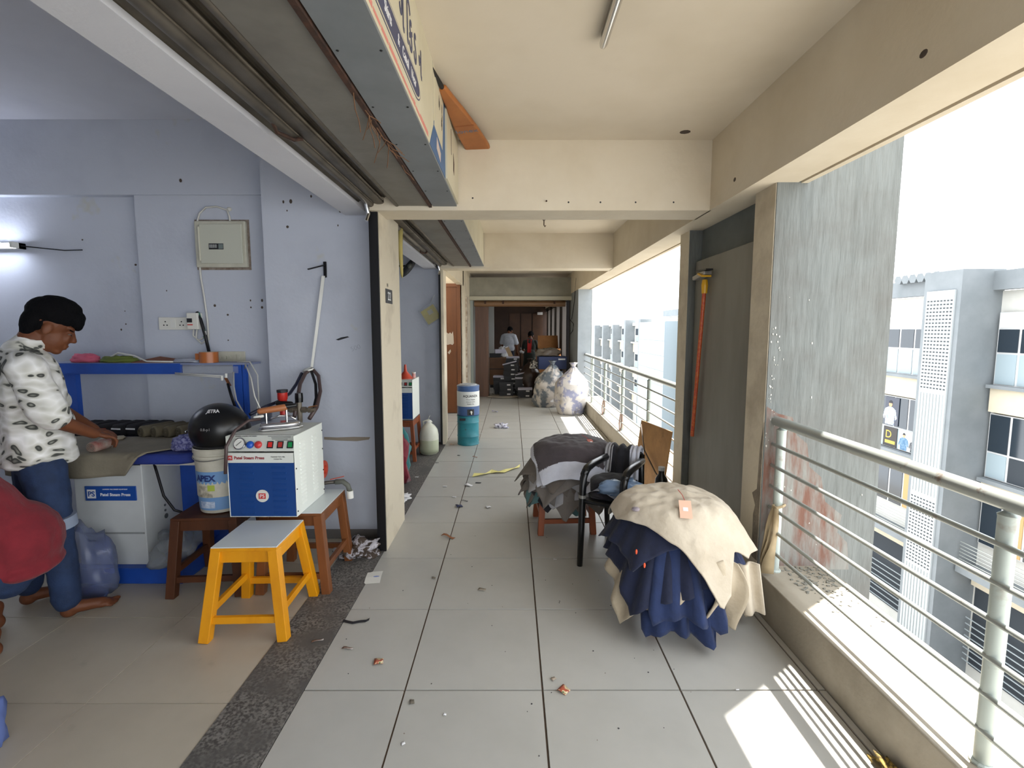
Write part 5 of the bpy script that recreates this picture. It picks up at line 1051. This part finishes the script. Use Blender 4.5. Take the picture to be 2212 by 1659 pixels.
# shirt print: white ground with dark feather shapes
pm_ = bpy.data.materials.new('feather_print'); pm_.use_nodes = True; nt = pm_.node_tree; N, Lk = nt.nodes, nt.links; bs = N['Principled BSDF']; bs.inputs['Roughness'].default_value = .9
tc = N.new('ShaderNodeTexCoord'); ns = N.new('ShaderNodeTexNoise'); ns.inputs['Scale'].default_value = 5; va = N.new('ShaderNodeVectorMath'); va.operation = 'MULTIPLY_ADD'; va.inputs[1].default_value = (.2, .2, .2)
Lk.new(tc.outputs['Object'], ns.inputs['Vector']); Lk.new(ns.outputs['Color'], va.inputs[0]); Lk.new(tc.outputs['Object'], va.inputs[2])
mp_ = N.new('ShaderNodeMapping'); mp_.inputs['Scale'].default_value = (12, 12, 25); mp_.inputs['Rotation'].default_value = (.3, .5, .4); Lk.new(va.outputs[0], mp_.inputs[0])
vo = N.new('ShaderNodeTexVoronoi'); vo.inputs['Scale'].default_value = 1.; vo.inputs['Randomness'].default_value = .85; Lk.new(mp_.outputs[0], vo.inputs['Vector'])
rp_ = N.new('ShaderNodeValToRGB'); cr_ = rp_.color_ramp; cr_.interpolation = 'LINEAR'
for e_, (p_, c_) in zip([cr_.elements[0], cr_.elements[1]] + [cr_.elements.new(.5) for _ in range(3)], ((0., '#a3a59a'), (.15, '#7b7e76'), (.22, '#3a3c3a'), (.29, '#555752'), (.33, '#bdbcb2'))): e_.position = p_; e_.color = lin(c_)
Lk.new(vo.outputs['Distance'], rp_.inputs[0]); Lk.new(rp_.outputs[0], bs.inputs['Base Color'])
man = thing('person', 'man in white feather-print shirt and jeans ironing at the table', 'person', (-2.59, 2.56, 0), R(43.8))
H = (.035, 0, 1.605); piv = (-.01, 0, 1.47); ang = R(25)
mb = MB(); head_prims(mb, H, ang, piv)
mb.cap((-.02, 0, 1.40), (.01, 0, 1.52), .062, .056); mb.ell((0, 0, 1.22), (.10, .16, .22)); mb.ell((0, 0, .95), (.10, .15, .16))
for s, el, wr_ in ((-1, (.07, -.255, 1.10), (.225, -.15, .985)), (1, (.08, .25, 1.10), (.235, .08, .975))):
    mb.cap((0, s * .17, 1.37), el, .05, .042); mb.cap(el, wr_, .043, .027); d_ = Vector(wr_) - Vector(el); hand_prims(mb, Vector(wr_) + d_.normalized() * .005, (.85, .25 * -s, -.35), (.25, 0, 1), -s, .9)
mb.cap((.02, -.10, .85), (.045, -.15, .48), .07, .05); mb.cap((.045, -.15, .48), (.06, -.19, .1), .048, .036); foot_prims(mb, (.025, -.19, 0), R(2))
mb.cap((-.02, .10, .85), (-.05, .12, .48), .07, .05); mb.cap((-.05, .12, .48), (-.10, .13, .1), .048, .036); foot_prims(mb, (-.14, .13, 0), R(8))
body = organic('body', mb, skin, man, .0058, 3)
eyes(man, H, ang, piv)
mb = MB()
def he(c, r): mb.ell(rotp(Vector(H) + Vector(c), piv, ang), r, 16, 11, Matrix.Rotation(ang, 3, 'Y'))
he((-.018, 0, .075), (.114, .090, .090)); he((-.075, 0, .02), (.05, .074, .095)); he((-.072, 0, -.04), (.035, .060, .05)); he((-.04, 0, .0), (.03, .079, .05)); he((.06, 0, .095), (.06, .068, .045)); he((.088, 0, .072), (.034, .058, .042)); he((.104, 0, .052), (.020, .048, .026)); he((.0, 0, .135), (.09, .070, .045)); he((-.03, 0, .045), (.05, .082, .055)); he((.02, 0, .045), (.03, .080, .03))
organic('hair', mb, hair, man, .006, 4, bumpy=.002, bs=30)
mb = MB(); mb.ell((-.01, 0, 1.24), (.145, .205, .24)); mb.ell((-.03, 0, 1.36), (.11, .19, .11)); mb.ell((.0, 0, 1.02), (.155, .20, .24)); mb.ell((.0, 0, .90), (.155, .20, .085)); mb.lathe([(.15, .835), (.165, .84), (.16, .95)], (0, 0, 0), 20)
for s, el in ((-1, (.06, -.265, 1.13)), (1, (.07, .26, 1.13))): mb.cap((-.02, s * .155, 1.385), (-.005, s * .20, 1.35), .075, .085); mb.cap((-.005, s * .20, 1.35), el, .084, .082)
mb.cap((-.03, 0, 1.43), (-.005, 0, 1.485), .085, .07)
organic('shirt', mb, pm_, man, .009, 4, bumpy=.013, bs=7)
MB().lathe([(.074, 0), (.082, .02), (.074, .045), (.068, .04)], (-.005, 0, 1.46), 20).build('collar', pm_, man, smooth='auto')
mb = MB(); mb.ell((0, 0, .87), (.128, .175, .13)); mb.cap((.01, -.095, .84), (.04, -.15, .47), .10, .076); mb.cap((.04, -.15, .47), (.055, -.188, .105), .075, .064); mb.cap((-.02, .095, .84), (-.05, .12, .47), .10, .076); mb.cap((-.05, .12, .47), (-.10, .13, .12), .075, .064)
organic('jeans', mb, denim, man, .009, 4, bumpy=.006, bs=14)
mb = MB(); mb.tube([(.042, -.147, .50), (.038, -.15, .56)], .088, 20); mb.build('knee_band', M('band_pale', '#8b97ab', .8), man, smooth='auto')
rp2 = thing('cloth_roll', 'small rolled garment under the hands of the ironing man', 'garment', onZ(215, 962, .86)); MB().lathe([(.03, -.06), (.034, -.05), (.034, .05), (.03, .06)], (0, 0, 0), 14, 'y').build('roll', M('roll_pale', '#a89c90', .8, col2='#8d3b34', scale=14), rp2, smooth='auto'); MB().tube([((.004 + .024 * i / 30) * math.cos(i * .6), -.061, (.004 + .024 * i / 30) * math.sin(i * .6)) for i in range(31)], .002, 4).build('roll_spiral', M('spiral_grey', '#6c645a', .8), rp2)
# squatting person in red
sq = thing('person', 'squatting person in dark red shirt at the left edge', 'person', (-2.50, 2.33, 0), R(-135))
redc = cloth('cloth_red', '#84222d', '#711b26')
mb = MB(); H2 = (.42, 0, 1.08); piv2 = (.34, 0, .97); a2 = R(35); head_prims(mb, H2, a2, piv2); mb.cap((.27, 0, .88), (.38, 0, 1.02), .06, .055); mb.ell((.15, 0, .63), (.12, .15, .22), rot=Matrix.Rotation(R(32), 3, 'Y')); mb.ell((.02, 0, .42), (.12, .16, .13))
for s in (-1, 1):
    mb.cap((.02, s * .10, .38), (.36, s * .17, .46), .075, .055); mb.cap((.36, s * .17, .46), (.14, s * .15, .10), .05, .036); foot_prims(mb, (.09, s * .15, 0), R(s * 8)); mb.cap((.27, s * .18, .86), (.38, s * .25, .58), .048, .042); mb.cap((.38, s * .25, .58), (.55, s * .12, .36), .04, .028); hand_prims(mb, (.555, s * .115, .355), (.8, -s * .2, -.5), (.4, 0, .9), -s, .9)
organic('body', mb, skin, sq, .0065, 3); eyes(sq, H2, a2, piv2)
mb = MB(); 
for c_, r_ in (((-.025, 0, .07), (.110, .088, .085)), ((-.075, 0, .02), (.05, .074, .08)), ((.06, 0, .09), (.05, .066, .03))): mb.ell(rotp(Vector(H2) + Vector(c_), piv2, a2), r_, 16, 11, Matrix.Rotation(a2, 3, 'Y'))
organic('hair', mb, hair, sq, .007, 4, bumpy=.004, bs=40)
mb = MB(); mb.ell((.12, 0, .66), (.165, .21, .30), rot=Matrix.Rotation(R(28), 3, 'Y')); mb.ell((.0, 0, .50), (.175, .225, .20)); mb.ell((.24, 0, .86), (.13, .20, .12)); mb.ell((.0, 0, .38), (.165, .225, .06)); mb.ell((.10, 0, .44), (.12, .22, .10))
for s in (-1, 1): mb.cap((.26, s * .17, .86), (.36, s * .25, .64), .085, .075)
organic('shirt', mb, redc, sq, .01, 6, bumpy=.006, bs=7)
mb = MB(); mb.ell((.03, 0, .36), (.12, .17, .09))
for s in (-1, 1): mb.cap((.05, s * .10, .35), (.36, s * .17, .46), .095, .075); mb.cap((.36, s * .17, .46), (.16, s * .15, .15), .072, .06)
organic('jeans', mb, denim, sq, .01, 4, bumpy=.005, bs=12)
# two people in the far room
fm_ = thing('person', 'man in white shirt with his back turned in the far room', 'person', (-.10, 15.0, 0), R(70))
mb = MB(); H3 = (.06, 0, 1.53); piv3 = (0, 0, 1.40); a3 = R(30); head_prims(mb, H3, a3, piv3); mb.cap((0, 0, 1.36), (.03, 0, 1.47), .06, .055); mb.ell((0, 0, 1.15), (.10, .16, .25)); mb.ell((0, 0, .92), (.10, .15, .15))
for s in (-1, 1):
    mb.cap((0, s * .17, 1.33), (.03, s * .24, 1.07), .048, .042); mb.cap((.03, s * .24, 1.07), (.14, s * .22, .86), .04, .028); hand_prims(mb, (.145, s * .22, .855), (.45, 0, -.9), (.9, 0, .4), -s, .6); mb.cap((0, s * .09, .85), (0, s * .1, .46), .07, .05); mb.cap((0, s * .1, .46), (-.02, s * .1, .1), .048, .036); foot_prims(mb, (-.06, s * .1, 0), R(s * 6))
organic('body', mb, skin, fm_, .009, 2); eyes(fm_, H3, a3, piv3)
mb = MB()
for c_, r_ in (((-.025, 0, .06), (.110, .088, .09)), ((-.075, 0, .0), (.05, .074, .09))): mb.ell(rotp(Vector(H3) + Vector(c_), piv3, a3), r_, 14, 9, Matrix.Rotation(a3, 3, 'Y'))
organic('hair', mb, hair, fm_, .009, 3)
mb = MB(); mb.ell((0, 0, 1.17), (.13, .20, .27)); mb.ell((0, 0, .97), (.14, .195, .18)); mb.cap((-.01, -.13, 1.35), (-.01, .13, 1.35), .075)
for s in (-1, 1): mb.cap((0, s * .18, 1.33), (.02, s * .25, 1.12), .075, .068)
organic('shirt', mb, cloth('cloth_shirtwhite', '#c2c6cf', '#aeb3bf'), fm_, .013, 4, bumpy=.006, bs=9)
mb = MB(); mb.ell((0, 0, .86), (.125, .175, .12))
for s in (-1, 1): mb.cap((0, s * .09, .83), (0, s * .1, .46), .095, .075); mb.cap((0, s * .1, .46), (-.02, s * .1, .11), .072, .06)
organic('trousers', mb, cloth('cloth_trousers', '#1d2335'), fm_, .013, 3)
fw_ = thing('person', 'woman with red scarf down her back bending in the far room', 'person', (.50, 13.4, 0), R(80))
mb = MB(); H4 = (.16, 0, 1.40); piv4 = (.08, 0, 1.28); a4 = R(25); head_prims(mb, H4, a4, piv4); mb.cap((.07, 0, 1.24), (.13, 0, 1.35), .055, .05); mb.ell((.03, 0, 1.05), (.10, .145, .24)); mb.ell((-.02, 0, .84), (.11, .15, .14))
for s in (-1, 1):
    mb.cap((.06, s * .15, 1.2), (.10, s * .22, .98), .042, .037); mb.cap((.10, s * .22, .98), (.28, s * .17, .92), .036, .026); hand_prims(mb, (.285, s * .17, .92), (1, 0, -.2), (.2, 0, 1), -s, .7); mb.cap((-.02, s * .08, .78), (0, s * .09, .42), .075, .05); mb.cap((0, s * .09, .42), (-.02, s * .09, .1), .046, .034); foot_prims(mb, (-.06, s * .09, 0), 0)
organic('body', mb, skin, fw_, .009, 2); eyes(fw_, H4, a4, piv4)
mb = MB()
for c_, r_ in (((-.025, 0, .05), (.108, .086, .092)), ((-.09, 0, .02), (.06, .06, .06)), ((-.05, 0, -.02), (.06, .07, .08))): mb.ell(rotp(Vector(H4) + Vector(c_), piv4, a4), r_, 14, 9, Matrix.Rotation(a4, 3, 'Y'))
organic('hair', mb, hair, fw_, .009, 3)
mb = MB(); mb.ell((.03, 0, 1.06), (.12, .165, .25)); mb.ell((-.02, 0, .82), (.14, .18, .2)); mb.tube([(-.02, 0, .9), (-.02, 0, .6), (-.02, 0, .38)], .17, 18, rs=[.15, .19, .21])
for s in (-1, 1): mb.cap((.06, s * .15, 1.2), (.09, s * .21, 1.02), .058, .05)
organic('tunic', mb, cloth('cloth_darkgreen', '#222a26'), fw_, .013, 4, bumpy=.005, bs=8)
def scf(u, v): s_ = v; y = (u - .5) * (.13 - .03 * s_); x = -.11 + .08 * (1 - s_) - .06 * math.sin(s_ * 2.2) + .006 * math.sin(20 * u); return (x, y, 1.27 - .5 * s_)
sheet(scf, 8, 18).build('scarf', cloth('cloth_scarf', '#b32a28'), fw_, smooth=True, solid=.006)

# ---------------------------------------------------------------- litter on the floor
def flat(name, label, u, v, w_, d_, mat, rz=0, z=.002, bend=0., group=None, cat='litter'):
    p = onZ(u, v, z); t = [(-w_, -d_), (w_ * .9, -d_ * .85), (w_, d_ * .9), (-w_ * .85, d_)]; n = 4
    vs = []
    for i in range(5):
        f_ = i / 4
        for j in range(2):
            a, b = Vector(t[0]).lerp(Vector(t[1]), f_), Vector(t[3]).lerp(Vector(t[2]), f_); q = a.lerp(b, j); vs.append((q.x, q.y, bend * (math.sin(f_ * math.pi * 1.5 + j * .8) + 1) * .5 + .0012))
    mb = MB(); mb.add(vs, [(2 * i, 2 * i + 2, 2 * i + 3, 2 * i + 1) for i in range(4)])
    o = mb.build(name, mat, None, solid=.0015, smooth=True); o.location = p; o.rotation_euler = (0, 0, R(rz)); return tag(o, label, cat, group)
foil = M('wrapper_red', '#a8523c', .3, col2='#d9c7a0', scale=50, lo=.5, hi=.56, col3='#2f5c34', scale3=40, lo3=.6, hi3=.63); brownp = M('wrapper_brown', '#6d4a36', .5, col2='#a9a4a0', scale=60); darkp = M('scrap_dark', '#2e2b33', .7)
cd = thing('paper_card', 'folded white card on the floor beside the granite strip', 'card', onZ(806, 1248, .001), R(8)); MB().add([(-.045, -.07, .001), (.05, -.07, .001), (.05, 0, .006), (-.045, 0, .006), (-.043, .075, .001), (.052, .075, .001)], [(0, 1, 2, 3), (3, 2, 5, 4)]).build('sheet', white, cd, solid=.001); MB().ell((.02, -.0, .0075), (.02, .008, .0004), 8, 4).build('blue_stamp', M('stamp_blue', '#7f8fc4', .7), cd)
flat('wrapper', 'shiny red square wrapper left of the floor centre', 818, 1430, .022, .02, foil, 15, bend=.006)
flat('wrapper', 'red and green foil wrapper on the centre floor joint', 1218, 1492, .022, .022, foil, -40, bend=.008)
flat('wrapper', 'long folded brown wrapper near the granite strip', 751, 1401, .028, .007, brownp, -5, bend=.005)
flat('wrapper', 'brown paper strip on the granite strip', 686, 1385, .03, .006, brownp, 25, bend=.006)
flat('wrapper', 'small pale foil scrap next to the centre foil wrapper', 1196, 1467, .012, .009, M('foil_pale', '#a99a8a', .4), 40, bend=.004)
flat('leaf', 'curled brown leaf up the tiled floor', 968, 1161, .055, .014, M('leaf_brown', '#8a5530', .8), -25, bend=.02, cat='leaf')
flat('scrap', 'small grey scrap left of the floor joint', 890, 1517, .010, .012, M('scrap_grey', '#655e52', .8), 20, bend=.004)
flat('scrap', 'grey smudged scrap on the tile in mid floor', 1041, 1274, .024, .014, M('scrap_tan', '#8f8678', .8), -10, bend=.003)
flat('scrap', 'round white scrap near the floor bottom', 871, 1606, .007, .007, paper, 30)
flat('scrap', 'brownish scrap by the second floor joint', 937, 1249, .012, .009, M('scrap_grey'), 10, bend=.004)
flat('scrap', 'tiny white and black scrap low on the centre tile', 961, 1544, .006, .006, paper, 0, bend=.003)
flat('scrap', 'tiny white paper bit below the black chair', 1199, 1209, .012, .007, paper, 10, bend=.004)
flat('scrap', 'pale fabric scrap beyond the leaf', 1055, 1096, .025, .02, paper, 40, bend=.01)
flat('scrap', 'dark navy fabric scrap on the tiles', 992, 1094, .03, .03, M('scrap_navy', '#2b3050', .8), 30, bend=.012)
flat('scrap', 'folded white triangle of paper on the joint', 1012, 1049, .04, .025, paper, -20, bend=.012)
flat('scrap', 'dark slate rectangle scrap near the yellow strip', 1033, 1043, .03, .012, darkp, 0, bend=.002)
flat('scrap', 'white oblong scrap left of the paper triangle', 961, 1051, .022, .012, paper, 10, bend=.004)
flat('scrap', 'small white oblong scrap nearer the camera on the left tiles', 981, 1074, .02, .01, paper, 0, bend=.004)
flat('scrap', 'thin black curl of thread on the tiles', 1004, 1082, .03, .005, darkp, -15, bend=.004)
flat('scrap', 'orange brown scrap beyond the drum', 1026, 988, .03, .012, M('scrap_orange', '#9c5a34', .7), 0, bend=.015)
flat('scrap', 'glossy shell-like scrap at the drum foot', 977, 961, .025, .018, M('scrap_shell', '#c8a68e', .4), 20, bend=.015)
flat('scrap', 'black and white scrap left of the drum shadow', 991, 984, .018, .008, darkp, 0, bend=.004)
flat('scrap', 'small dark leaf bit along the granite edge', 944, 1000, .02, .008, darkp, 30, bend=.004)
flat('scrap', 'pale scrap right of the drum foot', 1036, 937, .04, .008, paper, 5, bend=.006)
flat('scrap', 'lilac paper twist on the far tiles', 1069, 890, .06, .03, M('scrap_lilac', '#a8a8cc', .7), 20, bend=.03)
flat('scrap', 'small white dot of paper on the granite floor', 900, 1031, .02, .01, paper, 20, bend=.004)
flat('scrap', 'white bit in front of the stone trousers on the kerb side', 1593, 1490, .008, .004, paper, 0)
crumple('crumpled_paper', 'crumpled white printed paper on the far tiles', 'paper', onZ(1083, 924), (.09, .07, .045), M('paper_print', '#c3c2cc', .7, col2='#6c6c80', scale=30, lo=.5, hi=.56), 61, .8)
st2 = thing('black_strap', 'thin black strap lying across the tile by the granite', 'strap', onZ(768, 1344)); P_ = [onZ(u, v, .004) for u, v in ((741, 1341), (752, 1344), (762, 1346), (778, 1343), (790, 1342), (798, 1338))]
vs = []
for i, p in enumerate(P_): vs += [p + Vector((0, -.007, 0)), p + Vector((0, .007, .004))]
MB().add(vs, [(2 * i, 2 * i + 2, 2 * i + 3, 2 * i + 1) for i in range(5)]).build('band', ink, st2, solid=.002, world=True)
yr = thing('yellow_ribbon', 'pale yellow paper strip lying toward the shirt heap', 'ribbon', onZ(1065, 1022)); P_ = [onZ(u, v, .005) for u, v in ((1021, 1028), (1047, 1025), (1060, 1020), (1075, 1021), (1090, 1019), (1110, 1013), (1122, 1008))]
vs = []
for i, p in enumerate(P_): vs += [p + Vector((0, -.035 + .012 * (i % 2), .002 + .012 * (i % 2))), p + Vector((.01, .035, .004 + .015 * ((i + 1) % 2)))]
MB().add(vs, [(2 * i, 2 * i + 2, 2 * i + 3, 2 * i + 1) for i in range(6)]).build('strip', M('paper_lemon', '#cfc67c', .7), yr, solid=.002, world=True)
for k in range(46):
    u = random.uniform(700, 1500); v = random.uniform(1120, 1640); q = onZ(u, v)
    if q.x < -.88 or q.x > 1.3: continue
    r = random.uniform(.0015, .004); o = MB().prism([(r * math.cos(6.28 * i / 5), r * random.uniform(.6, 1.2) * math.sin(6.28 * i / 5)) for i in range(5)], .0005, .002).build('grit_speck', darkp if k % 4 else brownp, None); o.location = q; tag(o, 'tiny dark speck of grit on the grey floor tiles', 'speck', 'grit specks on the floor')

# ---------------------------------------------------------------- outside: court and opposite building
struct('ground', MB().box(1.8, -30, -9.9, 120, 160, -9.6), M('court_ground', '#8d8a84', .9), label='courtyard ground far below the railing')
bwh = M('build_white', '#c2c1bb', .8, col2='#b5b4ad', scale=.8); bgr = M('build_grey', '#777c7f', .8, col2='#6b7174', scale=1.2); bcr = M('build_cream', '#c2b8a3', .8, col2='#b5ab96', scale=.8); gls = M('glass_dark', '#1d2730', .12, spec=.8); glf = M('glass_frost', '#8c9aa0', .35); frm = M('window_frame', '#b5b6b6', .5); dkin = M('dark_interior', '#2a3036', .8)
XO = 14.5
BD = thing('building', 'long pale office building with grey fins across the court', 'building', (XO + 4, 40, -9.6))
def B(name, mb, mat, parent=None): return mb.build(name, mat, parent or BD, world=True)
B('wall', MB().box(XO + .25, 4, -9.6, XO + 9, 46, 2.7), bwh)
B('wall', MB().box(XO + .25, 46, -9.6, XO + 9, 90, 1.9), bwh)
B('parapet', MB().box(XO - .05, 4, 2.72, XO + .3, 46, 3.28), bgr)
B('parapet', MB().box(XO - .05, 46, 1.9, XO + .3, 90, 2.25), bwh)
FL = [(-.15, True), (-3.15, False), (-6.15, False), (-9.15, False)]
def window(y0, y1, z0, z1, ncol, rows, mats, parent=None):
    wn = B('window', MB().box(XO + .12, y0, z0, XO + .16, y1, z1), frm)
    for c_ in range(ncol):
        for r_, (ra, rb) in enumerate(rows):
            ya = y0 + (y1 - y0) * c_ / ncol + .04; yb = y0 + (y1 - y0) * (c_ + 1) / ncol - .04; za = z0 + (z1 - z0) * ra + .03; zb = z0 + (z1 - z0) * rb - .03
            MB().box(XO + .10, ya, za, XO + .125, yb, zb).build('pane', mats[r_] if not isinstance(mats[r_], list) else mats[r_][c_ % len(mats[r_])], wn, world=True)
    return wn
fins_near = [14.5, 22.0, 29.5, 37.0]; fins_far = [50.8, 57.5, 64.5, 71.5, 78.5]
for y in fins_near + [7.0]:
    f_ = B('fin', MB().box(XO - 1.0, y, -9.6, XO + .3, y + 1.3, 3.35), bgr)
    jl = B('screen', MB().box(XO - 1.05, y + .16, -9, XO - 1.0, y + 1.14, 2.75), M('screen_white', '#a3a8a9', .6), f_)
    if y == 14.5:
        mbh = MB()
        for (za, zb) in ((-.35, 2.6), (-6.2, -3.9)):
            nz = int((zb - za) / .115)
            for i in range(nz):
                for j in range(8): yy = y + .24 + j * .117; zz = za + i * .115; mbh.box(XO - 1.054, yy - .035, zz, XO - 1.05, yy + .035, zz + .045)
        o = mbh.build('screen_holes', M('hole_dark', '#34393c', .8), f_, world=True); o['kind'] = 'stuff'
        for (za, zb) in ((-3.8, -.5), (-9, -6.3)):
            for j in range(8): yy = y + .24 + j * .115; MB().box(XO - 1.075, yy, za, XO - 1.05, yy + .06, zb).build('screen_slat', M('screen_white'), f_, world=True)
for y in fins_far: B('fin', MB().box(XO - .9, y, -9.6, XO + .3, y + .8, 2.6 if y < 58 else 2.1), bgr)
for k in range(6):
    y = 16.2 + k * .32; MB().tube([(XO - .3, y, 3.33), (XO + 1.2, y, 3.42)], .17, 6).build('roof_sheet', bgr, BD, world=True)
posters = []
for (ya, yb) in [(8.4, 14.4), (15.9, 21.9), (23.4, 29.4), (30.9, 36.9)]:
    near = ya < 20
    B('ledge', MB().box(XO - .1, ya, -.22, XO + .25, yb, -.12), bgr); B('ledge', MB().box(XO - .1, ya, -3.12, XO + .25, yb, -3.0), bgr); B('ledge', MB().box(XO - .5, ya, -6.05, XO + .25, yb, -5.85), bgr)
    B('band', MB().box(XO + .05, ya, -.95, XO + .26, yb, -.22), bcr); B('band', MB().box(XO + .05, ya, -3.75, XO + .26, yb, -3.12), bcr); B('band', MB().box(XO + .05, ya, -6.5, XO + .26, yb, -6.05), bcr)
    for h_ in range(3):
        y0 = ya + .15 + h_ * 1.95; y1 = y0 + 1.94
        window(y0, y1, -.12, 2.05, 3, [(0, .44), (.44, .78), (.78, 1)], [glf, gls, white])
        window(y0, y1, -2.98, -1.0, 3, [(0, .4), (.4, 1)], [glf if not near else [glf, dkin, glf], gls])
        window(y0, y1, -5.1, -3.75, 3, [(0, 1)], [[gls, M('curtain_tan', '#a98a5c', .7), gls]])
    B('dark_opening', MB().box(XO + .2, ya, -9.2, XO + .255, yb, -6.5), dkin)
    for k in range(7): B('balcony_bar', MB().box(XO - .42, ya, -5.75 + k * .11, XO - .40, yb, -5.73 + k * .11), railm)
    for k in range(8): B('gate_bar', MB().box(XO - .02, ya, -9.0 + k * .2, XO, yb, -8.97 + k * .2), M('bar_grey', '#8f979a', .5))
for y, y2 in zip(fins_far[:-1], fins_far[1:]):
    ya, yb = y + .9, y2 - .1
    for z0 in (.0, -3., -6.):
        window(ya + .6, yb - .8, z0 + .1, z0 + 1.6, 4, [(0, .45), (.45, 1)], [glf, gls]); B('ledge', MB().box(XO - .25, ya, z0 - .15, XO + .25, yb, z0), bwh); B('band', MB().box(XO + .05, ya, z0 - 1.2, XO + .27, yb, z0 - .15), bcr)
B('end_block', MB().box(XO - 1.6, 40.5, -9.6, XO + .3, 48.5, 2.2), M('block_pale', '#8b979e', .7))
for k in range(4): B('block_groove', MB().box(XO - 1.61, 40.5, -3.4 + 1.3 * k, XO - 1.6, 48.5, -3.36 + 1.3 * k), bgr)
# posters with plain figures
def poster(y0, y1, z0, z1, bgcol, figs, label):
    t = thing('poster', label, 'poster', (XO + .09, (y0 + y1) / 2, z0))
    MB().box(XO + .075, y0, z0, XO + .09, y1, z1).build('backing', M('post_' + bgcol[1:], bgcol, .5), t, world=True)
    f_ = Matrix(((0, 0, -1, XO + .075), (-1, 0, 0, 0), (0, 1, 0, 0), (0, 0, 0, 1)))
    for (yc, hgt, sh_, cc_) in figs:
        k = hgt; tr = [(-.28, 0), (.28, 0), (.30, .45), (.36, .2), (.44, .3), (.34, .62), (.12, .72), (-.12, .72), (-.34, .62), (-.44, .3), (-.36, .2), (-.30, .45)]
        MB().prism([(-(yc) + x * k * .8, z0 + .01 + z * k) for x, z in tr], .001, .004, f_).build('figure_shirt', M('fig_' + cc_[1:], cc_, .6, col2=sh_, scale=14, lo=.45, hi=.55), t, world=True)
        MB().prism([(-(yc) + .11 * k * .8 * math.cos(6.28 * i / 12), z0 + .85 * k + .13 * k * math.sin(6.28 * i / 12)) for i in range(12)], .001, .005, f_).build('figure_face', M('fig_skin', '#b98b6a', .6), t, world=True)
        MB().prism([(-(yc) + .12 * k * .8 * math.cos(math.pi * i / 8), z0 + .88 * k + .12 * k * math.sin(math.pi * i / 8)) for i in range(9)], .001, .006, f_).build('figure_hair', ink, t, world=True)
poster(16.75, 17.65, -2.95, -2.2, '#b5bdb9', [(17.42, .66, '#5d7c96', '#3f6482'), (16.98, .56, '#55575c', '#2f3136')], 'poster of two men in striped shirts on the far facade')
poster(16.05, 16.66, -2.95, -2.2, '#9c9d97', [(16.38, .62, '#3a3540', '#1f1c24')], 'poster of a man in a dark shirt on the far facade')
poster(16.05, 16.66, -2.12, -1.05, '#2a2a2e', [(16.2, .95, '#dfe8ee', '#5f8194')], 'dark poster of a man in a checked shirt on the far facade')
poster(17.75, 18.4, -2.12, -1.05, '#3a3e4a', [(18.15, .95, '#e3e6ea', '#7f8aa8')], 'poster of a man in an open white shirt on the far facade')
pz = thing('poster', 'black poster with golden letter emblem on the far facade', 'poster', (XO + .09, 18.05, -2.95)); MB().box(XO + .075, 17.75, -2.95, XO + .09, 18.4, -2.2).build('backing', M('poster_black', '#231f1c', .5), pz, world=True)
gold = M('gold_print', '#c9a63a', .5); text('D', .42, (XO + .073, 18.15, -2.5), (0, -1, 0), ez, gold, pz, 'emblem'); MB().box(XO + .072, 17.82, -2.84, XO + .075, 18.3, -2.72).build('gold_bar', gold, pz, world=True)
# trees beyond the end of the court
def tree(name, label, loc, h_, r_, seed):
    t = thing(name, label, 'tree', loc); MB().tube([(0, 0, 0), (.1, 0, h_ * .4), (0, .1, h_ * .75)], .2, 8, rs=[.25, .2, .1]).build('trunk', M('bark', '#5c4a38', .9), t, smooth=True)
    rnd = random.Random(seed); mb = MB()
    for k in range(2600):
        a = rnd.uniform(0, 6.283); b = rnd.uniform(-1, 1); rr = r_ * (.55 + .5 * rnd.random()); c_ = Vector((rr * math.cos(a) * math.sqrt(1 - b * b), rr * math.sin(a) * math.sqrt(1 - b * b), h_ * .68 + b * h_ * .34)); s_ = rnd.uniform(.12, .3)
        d1 = Vector((rnd.gauss(0, 1), rnd.gauss(0, 1), rnd.gauss(0, 1))).normalized() * s_; d2 = Vector((rnd.gauss(0, 1), rnd.gauss(0, 1), rnd.gauss(0, 1))).normalized() * s_ * .6; mb.add([c_ - d1, c_ + d2, c_ + d1, c_ - d2], [(0, 1, 2, 3)])
    o = mb.build('foliage', M('leaf_green', '#6f9a3c', .7, col2='#4f7a2c', scale=.8), t); o['kind'] = 'stuff'
tree('leafy_tree', 'bright green tree at the far end of the court', (12.6, 92, -9.6), 12.5, 2.6, 3)
tree('leafy_tree', 'second green tree behind the far fin', (11.0, 100, -9.6), 12.0, 3.0, 5)
